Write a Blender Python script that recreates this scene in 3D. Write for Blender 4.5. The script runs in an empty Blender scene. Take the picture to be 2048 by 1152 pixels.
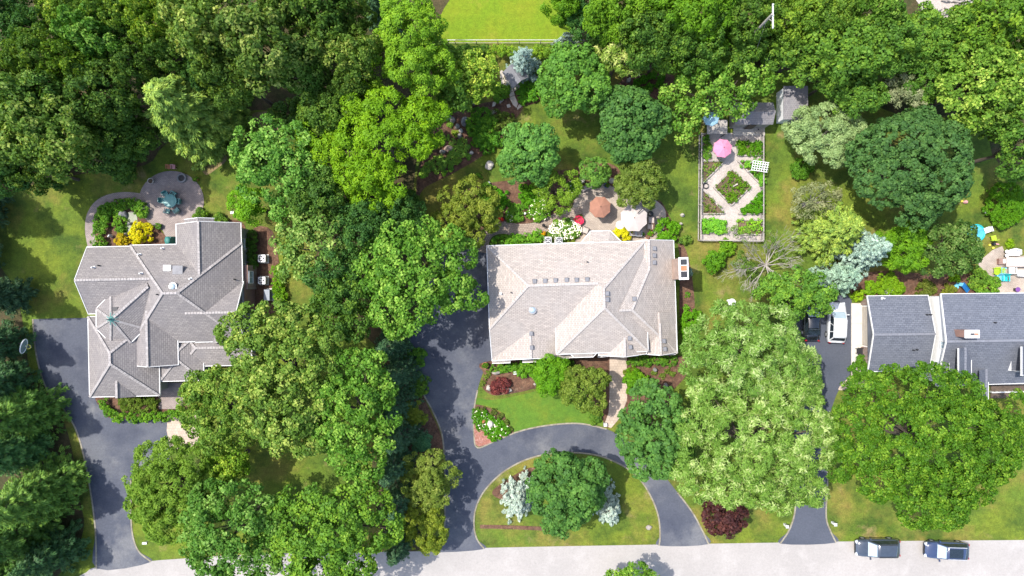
import bpy, math, random
import numpy as np
from mathutils import Vector
SC = bpy.context.scene
COL = SC.collection
R = math.radians
# ---------------------------------------------------------------- camera, sky, sun, exposure
H = 76.0                      # drone height in metres, looking straight down
K = 1.0/(18.0*H)              # one photo pixel spans K*(distance) metres
cam_d = bpy.data.cameras.new('camera'); cam = bpy.data.objects.new('camera', cam_d); COL.objects.link(cam)
cam.location = (0, 0, H); cam.rotation_euler = (0, 0, 0)
cam_d.sensor_width = 36.0; cam_d.lens = 18.0/(1024*K); cam_d.clip_end = 3000; cam_d.clip_start = 1
SC.camera = cam
SUN = Vector((0.5, -0.2, -1.0)).normalized()
world = bpy.data.worlds.new('World'); SC.world = world; world.use_nodes = True
wn = world.node_tree.nodes; wl = world.node_tree.links
sky = wn.new('ShaderNodeTexSky'); sky.sky_type = 'NISHITA'; sky.sun_disc = False
sky.sun_elevation = math.asin(-SUN.z); sky.sun_rotation = math.atan2(-SUN.x, -SUN.y)
sky.air_density = 1.0; sky.dust_density = 2.0
wl.new(sky.outputs['Color'], wn['Background'].inputs['Color']); wn['Background'].inputs['Strength'].default_value = 0.15
sd = bpy.data.lights.new('sun', 'SUN'); sd.energy = 2.6; sd.angle = R(0.6); sd.color = (1.0, 0.955, 0.88)
sun = bpy.data.objects.new('sun', sd); COL.objects.link(sun); sun.rotation_euler = SUN.to_track_quat('-Z', 'Y').to_euler(); sun.location = (-40, 20, 90)
SC.view_settings.view_transform = 'Standard'; SC.view_settings.look = 'None'; SC.view_settings.gamma = 1.0
SC.view_settings.exposure = 1.28
SC.cycles.max_bounces = 6; SC.cycles.diffuse_bounces = 3; SC.cycles.transmission_bounces = 4; SC.cycles.transparent_max_bounces = 4
SC.cycles.use_denoising = True

# ---------------------------------------------------------------- helpers
def S(z=0.0): return (H-z)*K                       # metres per photo pixel at height z
def W(u, v, z=0.0): return ((u-1024)*S(z), -(v-576)*S(z))
def tag(o, label=None, cat=None, group=None, kind=None):
    if label: o['label'] = label
    if cat: o['category'] = cat
    if group: o['group'] = group
    if kind: o['kind'] = kind
    return o
def empty(name, loc=(0, 0, 0), rz=0.0, parent=None):
    o = bpy.data.objects.new(name, None); COL.objects.link(o); o.location = loc; o.rotation_euler = (0, 0, rz)
    o.empty_display_size = 0.3
    if parent: o.parent = parent
    return o
def thing(name, label, cat, loc=(0, 0, 0), rz=0.0, group=None):
    return tag(empty(name, loc, rz), label, cat, group)
def copy_tree(o, parent=None):
    c = o.copy(); COL.objects.link(c); c.parent = parent
    for ch in list(o.children): copy_tree(ch, c)
    return c
class MB:
    """collects simple shapes, builds one mesh object"""
    def __init__(s): s.v = []; s.f = []; s.uv = None
    def add(s, vs, fs):
        n = len(s.v); s.v += [tuple(p) for p in vs]; s.f += [tuple(i+n for i in f) for f in fs]; return s
    def box(s, c, d, rz=0.0, taper=1.0):
        x, y, z = d[0]/2, d[1]/2, d[2]/2; co, si = math.cos(rz), math.sin(rz); vs = []
        for k, t in ((-1, 1.0), (1, taper)):
            for (i, j) in ((-1, -1), (1, -1), (1, 1), (-1, 1)):
                px, py = i*x*t, j*y*t
                vs.append((c[0]+px*co-py*si, c[1]+px*si+py*co, c[2]+k*z))
        return s.add(vs, [(3, 2, 1, 0), (4, 5, 6, 7), (0, 1, 5, 4), (1, 2, 6, 5), (2, 3, 7, 6), (3, 0, 4, 7)])
    def bar(s, p, q, w, h=None):
        h = h or w; p = Vector(p); q = Vector(q); d = (q-p).normalized()
        up = Vector((0, 0, 1)) if abs(d.z) < .95 else Vector((1, 0, 0))
        a = d.cross(up).normalized()*w/2; b = a.normalized().cross(d).normalized()*h/2; vs = []
        for e in (p, q): vs += [e-a-b, e+a-b, e+a+b, e-a+b]
        return s.add(vs, [(3, 2, 1, 0), (4, 5, 6, 7), (0, 1, 5, 4), (1, 2, 6, 5), (2, 3, 7, 6), (3, 0, 4, 7)])
    def tube(s, pts, rad, n=8, closed=False):
        pts = [Vector(p) for p in pts]; m = len(pts); vs = []
        for i, p in enumerate(pts):
            if closed: d = pts[(i+1) % m]-pts[i-1]
            else: d = pts[min(i+1, m-1)]-pts[max(i-1, 0)]
            d.normalize(); up = Vector((0, 0, 1)) if abs(d.z) < .9 else Vector((1, 0, 0))
            a = d.cross(up).normalized(); b = a.cross(d)
            r = rad[i] if isinstance(rad, (list, tuple)) else rad
            vs += [p+a*r*math.cos(2*math.pi*k/n)+b*r*math.sin(2*math.pi*k/n) for k in range(n)]
        fs = []
        for i in range(m if closed else m-1):
            j = (i+1) % m
            fs += [(i*n+k, i*n+(k+1) % n, j*n+(k+1) % n, j*n+k) for k in range(n)]
        if not closed: fs += [tuple(range(n-1, -1, -1)), tuple((m-1)*n+k for k in range(n))]
        return s.add(vs, fs)
    def lathe(s, prof, n=16, c=(0, 0, 0), cap=True):
        vs = []; m = len(prof)
        for r, z in prof: vs += [(c[0]+r*math.cos(2*math.pi*k/n), c[1]+r*math.sin(2*math.pi*k/n), c[2]+z) for k in range(n)]
        fs = [(i*n+k, i*n+(k+1) % n, (i+1)*n+(k+1) % n, (i+1)*n+k) for i in range(m-1) for k in range(n)]
        if cap: fs += [tuple(range(n-1, -1, -1)), tuple((m-1)*n+k for k in range(n))]
        return s.add(vs, fs)
    def prism(s, poly, z0, z1):
        n = len(poly); ar = sum(poly[i][0]*poly[(i+1) % n][1]-poly[(i+1) % n][0]*poly[i][1] for i in range(n))
        if ar < 0: poly = poly[::-1]
        vs = [(p[0], p[1], z0) for p in poly]+[(p[0], p[1], z1) for p in poly]
        return s.add(vs, [tuple(range(n-1, -1, -1)), tuple(range(n, 2*n))]+[(i, (i+1) % n, n+(i+1) % n, n+i) for i in range(n)])
    def blob(s, c, r, seed=0, sub=2, rough=.18):
        rg = np.random.RandomState(seed); vs, fs = ICO[sub]
        d = vs/np.linalg.norm(vs, axis=1)[:, None]; k = rg.normal(size=(6, 3)); ph = rg.uniform(0, 6, 6)
        f = 1+rough*np.sin(d@k.T*1.9+ph).mean(1)*1.8+rg.normal(0, rough*.12, len(d))
        p = d*f[:, None]*np.array(r)+np.array(c); p[:, 2] = np.maximum(p[:, 2], c[2]-r[2]*.55)
        return s.add(p.tolist(), fs)
    def build(s, name, m, parent=None, smooth=False, loc=None, rz=0.0):
        me = bpy.data.meshes.new(name); me.from_pydata(s.v, [], s.f)
        if s.uv is not None:
            l = me.uv_layers.new(name='UVMap'); l.data.foreach_set('uv', np.array(s.uv, 'f').ravel())
        for mm in (m if isinstance(m, (list, tuple)) else [m]): me.materials.append(mm)
        if smooth:
            me.polygons.foreach_set('use_smooth', [True]*len(me.polygons))
        me.update(); o = bpy.data.objects.new(name, me); COL.objects.link(o)
        if parent: o.parent = parent
        if loc: o.location = loc
        if rz: o.rotation_euler = (0, 0, rz)
        return o
def _ico(sub):
    t = (1+5**.5)/2
    v = [(-1, t, 0), (1, t, 0), (-1, -t, 0), (1, -t, 0), (0, -1, t), (0, 1, t), (0, -1, -t), (0, 1, -t), (t, 0, -1), (t, 0, 1), (-t, 0, -1), (-t, 0, 1)]
    f = [(0, 11, 5), (0, 5, 1), (0, 1, 7), (0, 7, 10), (0, 10, 11), (1, 5, 9), (5, 11, 4), (11, 10, 2), (10, 7, 6), (7, 1, 8), (3, 9, 4), (3, 4, 2), (3, 2, 6), (3, 6, 8), (3, 8, 9), (4, 9, 5), (2, 4, 11), (6, 2, 10), (8, 6, 7), (9, 8, 1)]
    v = [tuple(np.array(p)/np.linalg.norm(p)) for p in v]
    for _ in range(sub):
        mid = {}; nf = []
        def m(a, b):
            k = (min(a, b), max(a, b))
            if k not in mid:
                p = np.array(v[a])+np.array(v[b]); v.append(tuple(p/np.linalg.norm(p))); mid[k] = len(v)-1
            return mid[k]
        for a, b, c in f:
            x, y, z = m(a, b), m(b, c), m(c, a); nf += [(a, x, z), (b, y, x), (c, z, y), (x, y, z)]
        f = nf
    return np.array(v), f
ICO = {k: _ico(k) for k in (1, 2, 3)}
def smooth_poly(pts, n=5, closed=True):
    P = [Vector((p[0], p[1], 0)) for p in pts]; m = len(P); out = []
    for i in range(m if closed else m-1):
        p0, p1, p2, p3 = (P[(i-1) % m], P[i], P[(i+1) % m], P[(i+2) % m]) if closed else (P[max(i-1, 0)], P[i], P[i+1], P[min(i+2, m-1)])
        for k in range(n):
            t = k/n
            q = .5*((2*p1)+(p2-p0)*t+(2*p0-5*p1+4*p2-p3)*t*t+(3*p1-p0-3*p2+p3)*t**3); out.append((q.x, q.y))
    if not closed: out.append((P[-1].x, P[-1].y))
    return out

# ---------------------------------------------------------------- materials
MATS = {}
ALB = .78                     # real surfaces a little darker, exposure set for the shade as in the photograph
def dim(c): return tuple(x*ALB for x in c)
def nodes(name):
    m = bpy.data.materials.new(name); m.use_nodes = True; MATS[name] = m
    return m, m.node_tree.nodes, m.node_tree.links, m.node_tree.nodes['Principled BSDF']
def noise(n, l, vec, scale, detail=4, rough=.6):
    t = n.new('ShaderNodeTexNoise'); t.inputs['Scale'].default_value = scale; t.inputs['Detail'].default_value = detail; t.inputs['Roughness'].default_value = rough
    l.new(vec, t.inputs['Vector']); return t.outputs['Fac']
def ramp(n, l, fac, stops):
    r = n.new('ShaderNodeValToRGB'); e = r.color_ramp.elements
    while len(e) < len(stops): e.new(.5)
    for x, (p, c) in zip(e, stops): x.position = p; x.color = tuple(c)+(1,) if len(c) == 3 else c
    l.new(fac, r.inputs['Fac']); return r.outputs['Color']
def mix(n, l, fac, a, b, mode='MIX'):
    x = n.new('ShaderNodeMix'); x.data_type = 'RGBA'; x.blend_type = mode
    for s_, val in ((x.inputs[0], fac), (x.inputs[6], a), (x.inputs[7], b)):
        if hasattr(val, 'is_linked') or hasattr(val, 'links'): l.new(val, s_)
        elif isinstance(val, (int, float)): s_.default_value = val
        else: s_.default_value = tuple(val)+(1,)
    return x.outputs[2]
def coords(n, kind):
    if kind == 'pos': return n.new('ShaderNodeNewGeometry').outputs['Position']
    return n.new('ShaderNodeTexCoord').outputs['UV' if kind == 'uv' else 'Object']
def bump(n, l, p, h, strength=.4, dist=.02):
    b = n.new('ShaderNodeBump'); b.inputs['Strength'].default_value = strength; b.inputs['Distance'].default_value = dist
    l.new(h, b.inputs['Height']); l.new(b.outputs['Normal'], p.inputs['Normal'])
def plain(name, c, rough=.6, metal=0.0, var=.18, scale=3.0, kind='obj', spec=.5, coat=0.0):
    c = dim(c); m, n, l, p = nodes(name); co = coords(n, kind)
    f = noise(n, l, co, scale, 5)
    lo = tuple(x*(1-var) for x in c); hi = tuple(min(1, x*(1+var)) for x in c)
    l.new(ramp(n, l, f, [(.3, lo), (.7, hi)]), p.inputs['Base Color'])
    p.inputs['Roughness'].default_value = rough; p.inputs['Metallic'].default_value = metal
    p.inputs['Specular IOR Level'].default_value = spec; p.inputs['Coat Weight'].default_value = coat
    return m
def patchy(name, layers, rough=.9, fine=None, bumps=.5, kind='pos'):
    """layers: first colour, then (colour, noise scale, low, high) laid over each other; fine = (scale, amount)"""
    m, n, l, p = nodes(name); co = coords(n, kind); c = None
    base = dim(layers[0])
    c = mix(n, l, 0.0, base, base)
    for k, (colr, sc, lo, hi) in enumerate(layers[1:]):
        v = n.new('ShaderNodeVectorMath'); v.operation = 'ADD'; l.new(co, v.inputs[0]); v.inputs[1].default_value = (17.3*k, 9.1*k, 3.7*k)
        f = noise(n, l, v.outputs[0], sc, 6, .62)
        fr = ramp(n, l, f, [(lo, (0, 0, 0)), (hi, (1, 1, 1))])
        c = mix(n, l, fr, c, dim(colr))
    if fine:
        f0 = noise(n, l, co, fine[0]*.27, 4, .7); c = mix(n, l, 1.0, c, ramp(n, l, f0, [(.3, (1-fine[1]*.8,)*3), (.7, (1+fine[1]*.8,)*3)]), 'MULTIPLY')
        f = noise(n, l, co, fine[0], 3, .7)
        g = ramp(n, l, f, [(.28, (1-fine[1],)*3), (.72, (1+fine[1],)*3)])
        c = mix(n, l, 1.0, c, g, 'MULTIPLY'); bump(n, l, p, f, bumps, .05)
    l.new(c, p.inputs['Base Color']); p.inputs['Roughness'].default_value = rough
    p.inputs['Specular IOR Level'].default_value = .25
    return m
def shingle(name, c1, c2, mortar, stain, row=.16, width=.42):
    c1, c2, mortar, stain = dim(c1), dim(c2), dim(mortar), dim(stain); m, n, l, p = nodes(name); uv = coords(n, 'uv')
    b = n.new('ShaderNodeTexBrick'); l.new(uv, b.inputs['Vector']); b.inputs['Scale'].default_value = 1
    b.inputs['Color1'].default_value = c1+(1,); b.inputs['Color2'].default_value = c2+(1,); b.inputs['Mortar'].default_value = mortar+(1,)
    b.inputs['Brick Width'].default_value = width; b.inputs['Row Height'].default_value = row; b.inputs['Mortar Size'].default_value = .018; b.inputs['Bias'].default_value = 0
    f = noise(n, l, coords(n, 'pos'), .35, 7, .62)
    fr = ramp(n, l, f, [(.42, (0, 0, 0)), (.72, (.75, .75, .75))])
    f2 = noise(n, l, uv, 2.2, 4, .7); g = ramp(n, l, f2, [(.25, (.84, .84, .84)), (.75, (1.14, 1.13, 1.12))])
    c = mix(n, l, fr, b.outputs['Color'], stain); c = mix(n, l, 1.0, c, g, 'MULTIPLY')
    l.new(c, p.inputs['Base Color']); p.inputs['Roughness'].default_value = .92; p.inputs['Specular IOR Level'].default_value = .2
    bump(n, l, p, b.outputs['Fac'], -.5, .02)
    return m
def pavers(name, c1, c2, joint, wd=.24, rw=.12, rot=0.0, kind='pos', patch=None):
    c1, c2, joint = dim(c1), dim(c2), dim(joint); m, n, l, p = nodes(name); co = coords(n, kind)
    mp = n.new('ShaderNodeMapping'); l.new(co, mp.inputs['Vector']); mp.inputs['Rotation'].default_value = (0, 0, rot)
    b = n.new('ShaderNodeTexBrick'); l.new(mp.outputs[0], b.inputs['Vector']); b.inputs['Scale'].default_value = 1
    b.inputs['Color1'].default_value = c1+(1,); b.inputs['Color2'].default_value = c2+(1,); b.inputs['Mortar'].default_value = joint+(1,)
    b.inputs['Brick Width'].default_value = wd; b.inputs['Row Height'].default_value = rw; b.inputs['Mortar Size'].default_value = .014
    f = noise(n, l, coords(n, 'pos'), .8, 6, .65); g = ramp(n, l, f, [(.3, (.72, .72, .72)), (.7, (1.16, 1.14, 1.12))])
    c = mix(n, l, 1.0, b.outputs['Color'], g, 'MULTIPLY')
    l.new(c, p.inputs['Base Color']); p.inputs['Roughness'].default_value = .85; bump(n, l, p, b.outputs['Fac'], -.5, .01)
    return m
def leafmat(name, a, b, c, trans=.32, gloss=.6):
    """three leaf colours mixed leaf by leaf; the object's colour tints the whole plant"""
    m, n, l, p = nodes(name)
    at = n.new('ShaderNodeAttribute'); at.attribute_name = 'tint'; oi = n.new('ShaderNodeObjectInfo')
    col = ramp(n, l, at.outputs['Fac'], [(0.08, a), (.55, b), (.95, c)])
    col = mix(n, l, 1.0, col, oi.outputs['Color'], 'MULTIPLY'); col = mix(n, l, 1.0, col, (1.3, 1.25, 1.05), 'MULTIPLY')
    l.new(col, p.inputs['Base Color']); p.inputs['Roughness'].default_value = gloss; p.inputs['Specular IOR Level'].default_value = .22
    t = n.new('ShaderNodeBsdfTranslucent'); l.new(mix(n, l, 1.0, col, (1.25, 1.2, .6), 'MULTIPLY'), t.inputs['Color'])
    ms = n.new('ShaderNodeMixShader'); ms.inputs[0].default_value = trans
    l.new(p.outputs[0], ms.inputs[1]); l.new(t.outputs[0], ms.inputs[2]); l.new(ms.outputs[0], n['Material Output'].inputs['Surface'])
    return m
M = MATS
patchy('grass', [(.1, .165, .018), ((.15, .195, .018), .09, .42, .6), ((.22, .18, .04), .15, .48, .66), ((.055, .1, .012), .3, .46, .66), ((.28, .21, .09), .42, .6, .78)], fine=(7.0, .32))
patchy('lawn_bright', [(.16, .25, .01), ((.2, .25, .012), .25, .42, .65), ((.27, .25, .03), .5, .6, .8)], fine=(7.0, .22))
patchy('lawn_front', [(.1, .2, .02), ((.15, .21, .02), .35, .45, .68), ((.07, .16, .02), .8, .5, .75)], fine=(7.0, .2))
patchy('mulch', [(.135, .07, .045), ((.2, .115, .07), .7, .45, .68), ((.07, .042, .03), 1.1, .5, .7), ((.22, .15, .1), 2.5, .6, .75)], fine=(14.0, .45))
patchy('litter', [(.06, .055, .02), ((.1, .07, .035), .3, .42, .62), ((.04, .06, .015), .5, .5, .7), ((.16, .11, .06), .8, .62, .8)], fine=(9.0, .4))
patchy('asphalt', [(.088, .097, .125), ((.135, .141, .16), .13, .46, .6), ((.062, .07, .098), .25, .5, .66), ((.2, .2, .205), .17, .56, .72), ((.105, .105, .12), .9, .62, .8)], rough=.75, fine=(18.0, .16), bumps=.15)
patchy('asphalt_right', [(.09, .1, .128), ((.07, .08, .105), .2, .45, .65), ((.1, .11, .13), .5, .6, .8)], rough=.78, fine=(18.0, .14), bumps=.15)
patchy('road', [(.42, .39, .365), ((.385, .358, .335), .12, .42, .6), ((.45, .42, .395), .5, .5, .7), ((.33, .31, .295), 1.6, .62, .8)], rough=.88, fine=(14.0, .09), bumps=.2)
patchy('concrete', [(.66, .63, .56), ((.58, .55, .49), .5, .5, .7), ((.7, .68, .63), 1.2, .5, .7)], rough=.85, fine=(12.0, .06), bumps=.2)
patchy('edging', [(.33, .3, .23), ((.22, .19, .13), 1.3, .45, .65)], fine=(9.0, .2))
patchy('soil', [(.14, .095, .06), ((.22, .15, .1), 1.2, .45, .7), ((.09, .08, .04), 2.2, .5, .7)], fine=(12.0, .4))
patchy('gravel_path', [(.5, .44, .395), ((.41, .36, .32), .7, .45, .7), ((.58, .515, .465), 1.5, .55, .75)], fine=(20.0, .22))
patchy('red_gravel', [(.36, .15, .11), ((.45, .24, .2), 6., .45, .6), ((.24, .1, .07), 9., .5, .7)], fine=(16.0, .4))
pavers('patio_left_paver', (.42, .35, .32), (.33, .27, .25), (.2, .165, .15))
pavers('patio_paver', (.56, .475, .4), (.46, .385, .32), (.28, .235, .195), rot=R(12))
pavers('path_paver', (.44, .35, .28), (.34, .265, .21), (.12, .09, .07), wd=.3, rw=.2, kind='uv')
pavers('walk_paver', (.62, .5, .4), (.54, .435, .345), (.38, .3, .24), wd=.3, rw=.3)
shingle('roof_main', (.58, .505, .445), (.45, .395, .355), (.23, .2, .18), (.43, .39, .36))
shingle('roof_left', (.35, .32, .305), (.27, .248, .24), (.14, .13, .125), (.22, .205, .21), row=.2)
shingle('roof_right', (.19, .205, .245), (.14, .153, .19), (.07, .08, .1), (.15, .162, .195), row=.2)
shingle('roof_shed', (.33, .315, .325), (.25, .24, .26), (.15, .15, .16), (.3, .26, .25))
plain('white_trim', (.88, .87, .85), .5, var=.06)
plain('white_siding', (1.0, 1.0, 1.0), .6, var=.04)
plain('grey_siding', (.36, .37, .34), .7, var=.08)
plain('beige_siding', (.5, .45, .39), .8, var=.1)
pavers('brick', (.36, .13, .085), (.28, .1, .07), (.4, .36, .32), wd=.22, rw=.075, kind='obj')
plain('cap_main', (.48, .435, .4), .9, var=.15); plain('cap_left', (.38, .35, .335), .9, var=.25); plain('cap_right', (.2, .21, .245), .9, var=.15)
plain('vent_grey', (.2, .2, .215), .6); plain('vent_dark', (.03, .03, .035), .6); plain('vent_white', (.75, .75, .75), .5, var=.05)
plain('glass_dark', (.02, .03, .04), .06, var=.1, spec=.8); plain('glass_pale', (.42, .52, .58), .08, var=.1, spec=.8)
plain('metal_grey', (.45, .46, .48), .4, .6); plain('metal_light', (.62, .63, .64), .4, .3); plain('metal_dark', (.05, .05, .055), .45, .4); plain('copper_green', (.1, .26, .23), .6)
plain('bark', (.13, .1, .075), .95, var=.35, scale=2.); plain('bark_pale', (.38, .34, .3), .95, var=.25, scale=2.)
plain('stone', (.36, .32, .28), .9, var=.28, scale=2.2); plain('stone_pale', (.6, .55, .48), .9, var=.15, scale=2.); plain('stone_pink', (.46, .33, .26), .9, var=.2, scale=2.); plain('stone_grey', (.25, .25, .25), .9, var=.25, scale=2.)
plain('flag', (.52, .46, .38), .9, var=.2, scale=1.2, kind='pos')
plain('wood_dark', (.12, .085, .06), .8, var=.3); plain('wood_grey', (.4, .36, .32), .85, var=.25); plain('wood_pale', (.55, .5, .43), .8, var=.15); plain('wood_brown', (.2, .11, .06), .7, var=.25)
plain('terracotta', (.5, .19, .09), .8, var=.15); plain('teal_metal', (.07, .27, .26), .45, var=.2); plain('teal_cover', (.03, .2, .18), .6, var=.25)
plain('brown_canvas', (.36, .17, .11), .9, var=.08); plain('cream_canvas', (.55, .475, .44), .9, var=.05); plain('pink_canvas', (.82, .27, .42), .85, var=.06); plain('blue_canvas', (.42, .68, .8), .85, var=.1)
plain('black_plastic', (.015, .015, .018), .5); plain('rubber', (.02, .02, .02), .85); plain('grey_plastic', (.22, .25, .3), .5); plain('green_plastic', (.42, .62, .03), .45, var=.05); plain('turquoise', (.02, .5, .52), .4, var=.1); plain('sky_plastic', (.2, .6, .8), .4, var=.1); plain('blue_plastic', (.02, .19, .5), .4, var=.15); plain('white_plastic', (.8, .8, .79), .4, var=.04); plain('pink_plastic', (.7, .35, .33), .5); plain('yellow_plastic', (.75, .7, .08), .5); plain('purple_plastic', (.2, .07, .3), .5); plain('tarp_blue', (.02, .025, .09), .6)
plain('cushion', (.55, .47, .42), .95, var=.1); plain('water_pond', (.16, .2, .12), .08, var=.3, scale=1.5); plain('pool_water', (.1, .45, .62), .08, var=.35, scale=2.)
plain('car_black', (.012, .014, .018), .18, coat=1., var=.1); plain('car_navy', (.04, .06, .13), .16, coat=1., var=.1); plain('car_slate', (.055, .07, .095), .18, coat=1., var=.1); plain('car_white', (.74, .75, .77), .2, coat=1., var=.03)
plain('lamp_clear', (.7, .72, .75), .1, var=.05, spec=.8); plain('lamp_red', (.35, .01, .01), .15, var=.1); plain('chrome', (.75, .76, .78), .15, .9, var=.05); plain('cable', (.02, .02, .02), .6); plain('wire_white', (.75, .75, .73), .5)
# leaf colours (dark, mid, light)
leafmat('leaf_maple', (.034, .092, .022), (.064, .155, .032), (.108, .215, .045))
leafmat('leaf_oak', (.045, .1, .016), (.09, .175, .025), (.27, .34, .09))
leafmat('leaf_lime', (.09, .2, .012), (.14, .28, .014), (.21, .35, .02))
leafmat('leaf_wood', (.036, .085, .016), (.07, .14, .02), (.14, .21, .03))
leafmat('leaf_willow', (.08, .165, .03), (.165, .285, .055), (.46, .52, .3))
leafmat('leaf_olive', (.08, .13, .022), (.14, .19, .035), (.22, .26, .07))
leafmat('leaf_sage', (.14, .19, .1), (.22, .27, .15), (.33, .36, .23))
leafmat('leaf_yellow', (.3, .36, .008), (.48, .48, .008), (.62, .56, .01))
leafmat('leaf_purple', (.03, .012, .015), (.06, .02, .022), (.12, .045, .04))
leafmat('needle_blue', (.12, .18, .17), (.24, .32, .3), (.44, .52, .49), trans=.1, gloss=.55)
leafmat('needle_dark', (.02, .055, .026), (.038, .09, .038), (.07, .13, .05), trans=.12, gloss=.5)
leafmat('needle_mid', (.05, .11, .028), (.095, .175, .035), (.17, .25, .055), trans=.15, gloss=.5)
leafmat('petal', (.8, .8, .72), (.85, .85, .8), (.9, .9, .82), trans=.2, gloss=.6)
patchy('dry_grass', [(.26, .19, .09), ((.16, .14, .04), .9, .42, .62), ((.32, .24, .14), 1.5, .5, .7)], fine=(7.0, .3))
plain('backboard', (.2, .28, .28), .15, var=.2, spec=.7)
# ---------------------------------------------------------------- ground, road, drives, beds
def px(poly, z=0.0): return [W(u, v, z) for u, v in poly]
def sheet(name, poly, z, m, smooth=4, thick=.08, kind='structure', label=None, cat=None, parent=None):
    p = smooth_poly(poly, smooth) if smooth else poly
    o = MB().prism(px(p), z-thick, z).build(name, M[m], parent); tag(o, label, cat, None, kind); return o
def ribbon(name, pts, width, z, m, n=6, closed=False, kind='structure', parent=None, thick=.06):
    P = [Vector((x, y, 0)) for x, y in px(smooth_poly(pts, n, closed))]; b = MB(); uv = []; s = 0.0; k = len(P); rows = []
    for i, p in enumerate(P):
        d = (P[(i+1) % k]-P[i-1]) if closed else (P[min(i+1, k-1)]-P[max(i-1, 0)]); d.normalize(); nn = Vector((-d.y, d.x, 0))
        w = width(i/(k-1)) if callable(width) else width
        if i: s += (P[i]-P[i-1]).length
        rows.append((p-nn*w/2, p+nn*w/2, s, w))
    for i in range(k if closed else k-1):
        (a, b_, s0, w0), (c, d, s1, w1) = rows[i], rows[(i+1) % k]; n0 = len(b.v)
        for q in (a, b_, d, c): b.v.append((q.x, q.y, z))
        for q in (a, b_, d, c): b.v.append((q.x, q.y, z-thick))
        b.f += [(n0, n0+3, n0+2, n0+1), (n0, n0+4, n0+7, n0+3), (n0+1, n0+2, n0+6, n0+5)]
        uv += [(s0, 0), (s1, 0), (s1, w1), (s0, w0)]+[(0, 0)]*8
    b.uv = uv; o = b.build(name, M[m], parent); o['kind'] = kind; return o
g = MB().add([(-400, -400, 0), (400, -400, 0), (400, 400, 0), (-400, 400, 0)], [(0, 1, 2, 3)]).build('ground', M['grass']); g['kind'] = 'structure'
sheet('lawn', [(868, -60), (1150, -60), (1150, 40), (1135, 70), (1170, 85), (868, 85)], .008, 'lawn_bright', 0)
sheet('front_lawn', [(952, 795), (985, 800), (1040, 790), (1090, 778), (1130, 775), (1200, 815), (1215, 850), (1160, 846), (1100, 850), (1026, 866), (1010, 830), (975, 812), (950, 808)], .008, 'lawn_front', 3)
sheet('woodland_floor', [(-80, -120), (860, -120), (868, 60), (880, 140), (850, 230), (835, 300), (820, 430), (800, 470), (700, 480), (640, 440), (600, 330), (580, 230), (440, 230), (330, 290), (290, 330), (150, 350), (40, 375), (-80, 390)], .012, 'litter')
sheet('woodland_floor', [(1150, -120), (2150, -120), (2150, 340), (2000, 330), (1960, 230), (1840, 240), (1720, 200), (1620, 165), (1540, 130), (1440, 140), (1340, 140), (1230, 130), (1170, 90)], .012, 'litter')
sheet('woodland_floor', [(-80, 520), (20, 560), (48, 660), (60, 740), (95, 800), (130, 850), (150, 930), (160, 1000), (168, 1050), (150, 1100), (80, 1180), (-80, 1190)], .012, 'litter')
sheet('woodland_floor', [(640, 480), (740, 470), (830, 500), (860, 560), (815, 650), (818, 720), (850, 800), (872, 860), (876, 960), (872, 1060), (850, 1095), (780, 1100), (750, 1000), (745, 900), (760, 700), (640, 640)], .013, 'litter')
for pl in ([(505, 228), (540, 222), (575, 226), (592, 240), (580, 258), (545, 262), (515, 250)], [(405, 335), (425, 318), (450, 308), (452, 322), (430, 340), (412, 350)]): sheet('dry_patch', pl, .016, 'dry_grass')
road_edge = [(-300, 1200), (60, 1185), (162, 1150), (193, 1134), (301, 1122), (352, 1118), (470, 1110), (600, 1106), (862, 1102), (955, 1096), (1318, 1089), (1560, 1085), (1672, 1083), (2048, 1080), (2400, 1078)]
sheet('road', smooth_poly(road_edge, 4, False)+[(2400, 1330), (-300, 1360)], .02, 'road', 0)
D1 = [(66, 646), (67, 640), (74, 638), (160, 636), (182, 636), (186, 650), (188, 780), (195, 794), (205, 796), (211, 822), (240, 838), (336, 838), (342, 890), (330, 930), (268, 950), (262, 1000), (264, 1060), (276, 1100), (302, 1124), (193, 1137), (191, 1060), (181, 980), (165, 900), (148, 850), (120, 808), (96, 782), (80, 740), (70, 690)]
D2 = [(890, 500), (985, 500), (985, 728), (968, 742), (955, 780), (948, 820), (948, 868), (955, 895), (990, 882), (1040, 862), (1100, 850), (1160, 847), (1213, 858), (1260, 885), (1310, 930), (1355, 985), (1385, 1025), (1405, 1062), (1417, 1088), (1318, 1091), (1320, 1070), (1317, 1035), (1305, 1000), (1283, 963), (1250, 934), (1200, 912), (1150, 905), (1100, 907), (1050, 920), (1005, 945), (970, 980), (952, 1015), (948, 1050), (954, 1078), (968, 1098), (860, 1104), (880, 1085), (889, 1060), (890, 980), (888, 900), (881, 858), (862, 815), (836, 768), (820, 720), (814, 665), (830, 640), (850, 590), (865, 540)]
D3 = [(1590, 640), (1600, 607), (1655, 597), (1703, 600), (1703, 735), (1682, 772), (1668, 802), (1650, 870), (1655, 950), (1652, 1030), (1660, 1060), (1672, 1085), (1560, 1087), (1578, 1060), (1590, 1020), (1592, 950), (1588, 850), (1582, 760)]
sheet('driveway', smooth_poly(D1, 4), .026, 'asphalt', 0); sheet('driveway', smooth_poly(D2, 4), .026, 'asphalt', 0); sheet('driveway', smooth_poly(D3, 4), .026, 'asphalt_right', 0)
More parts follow.
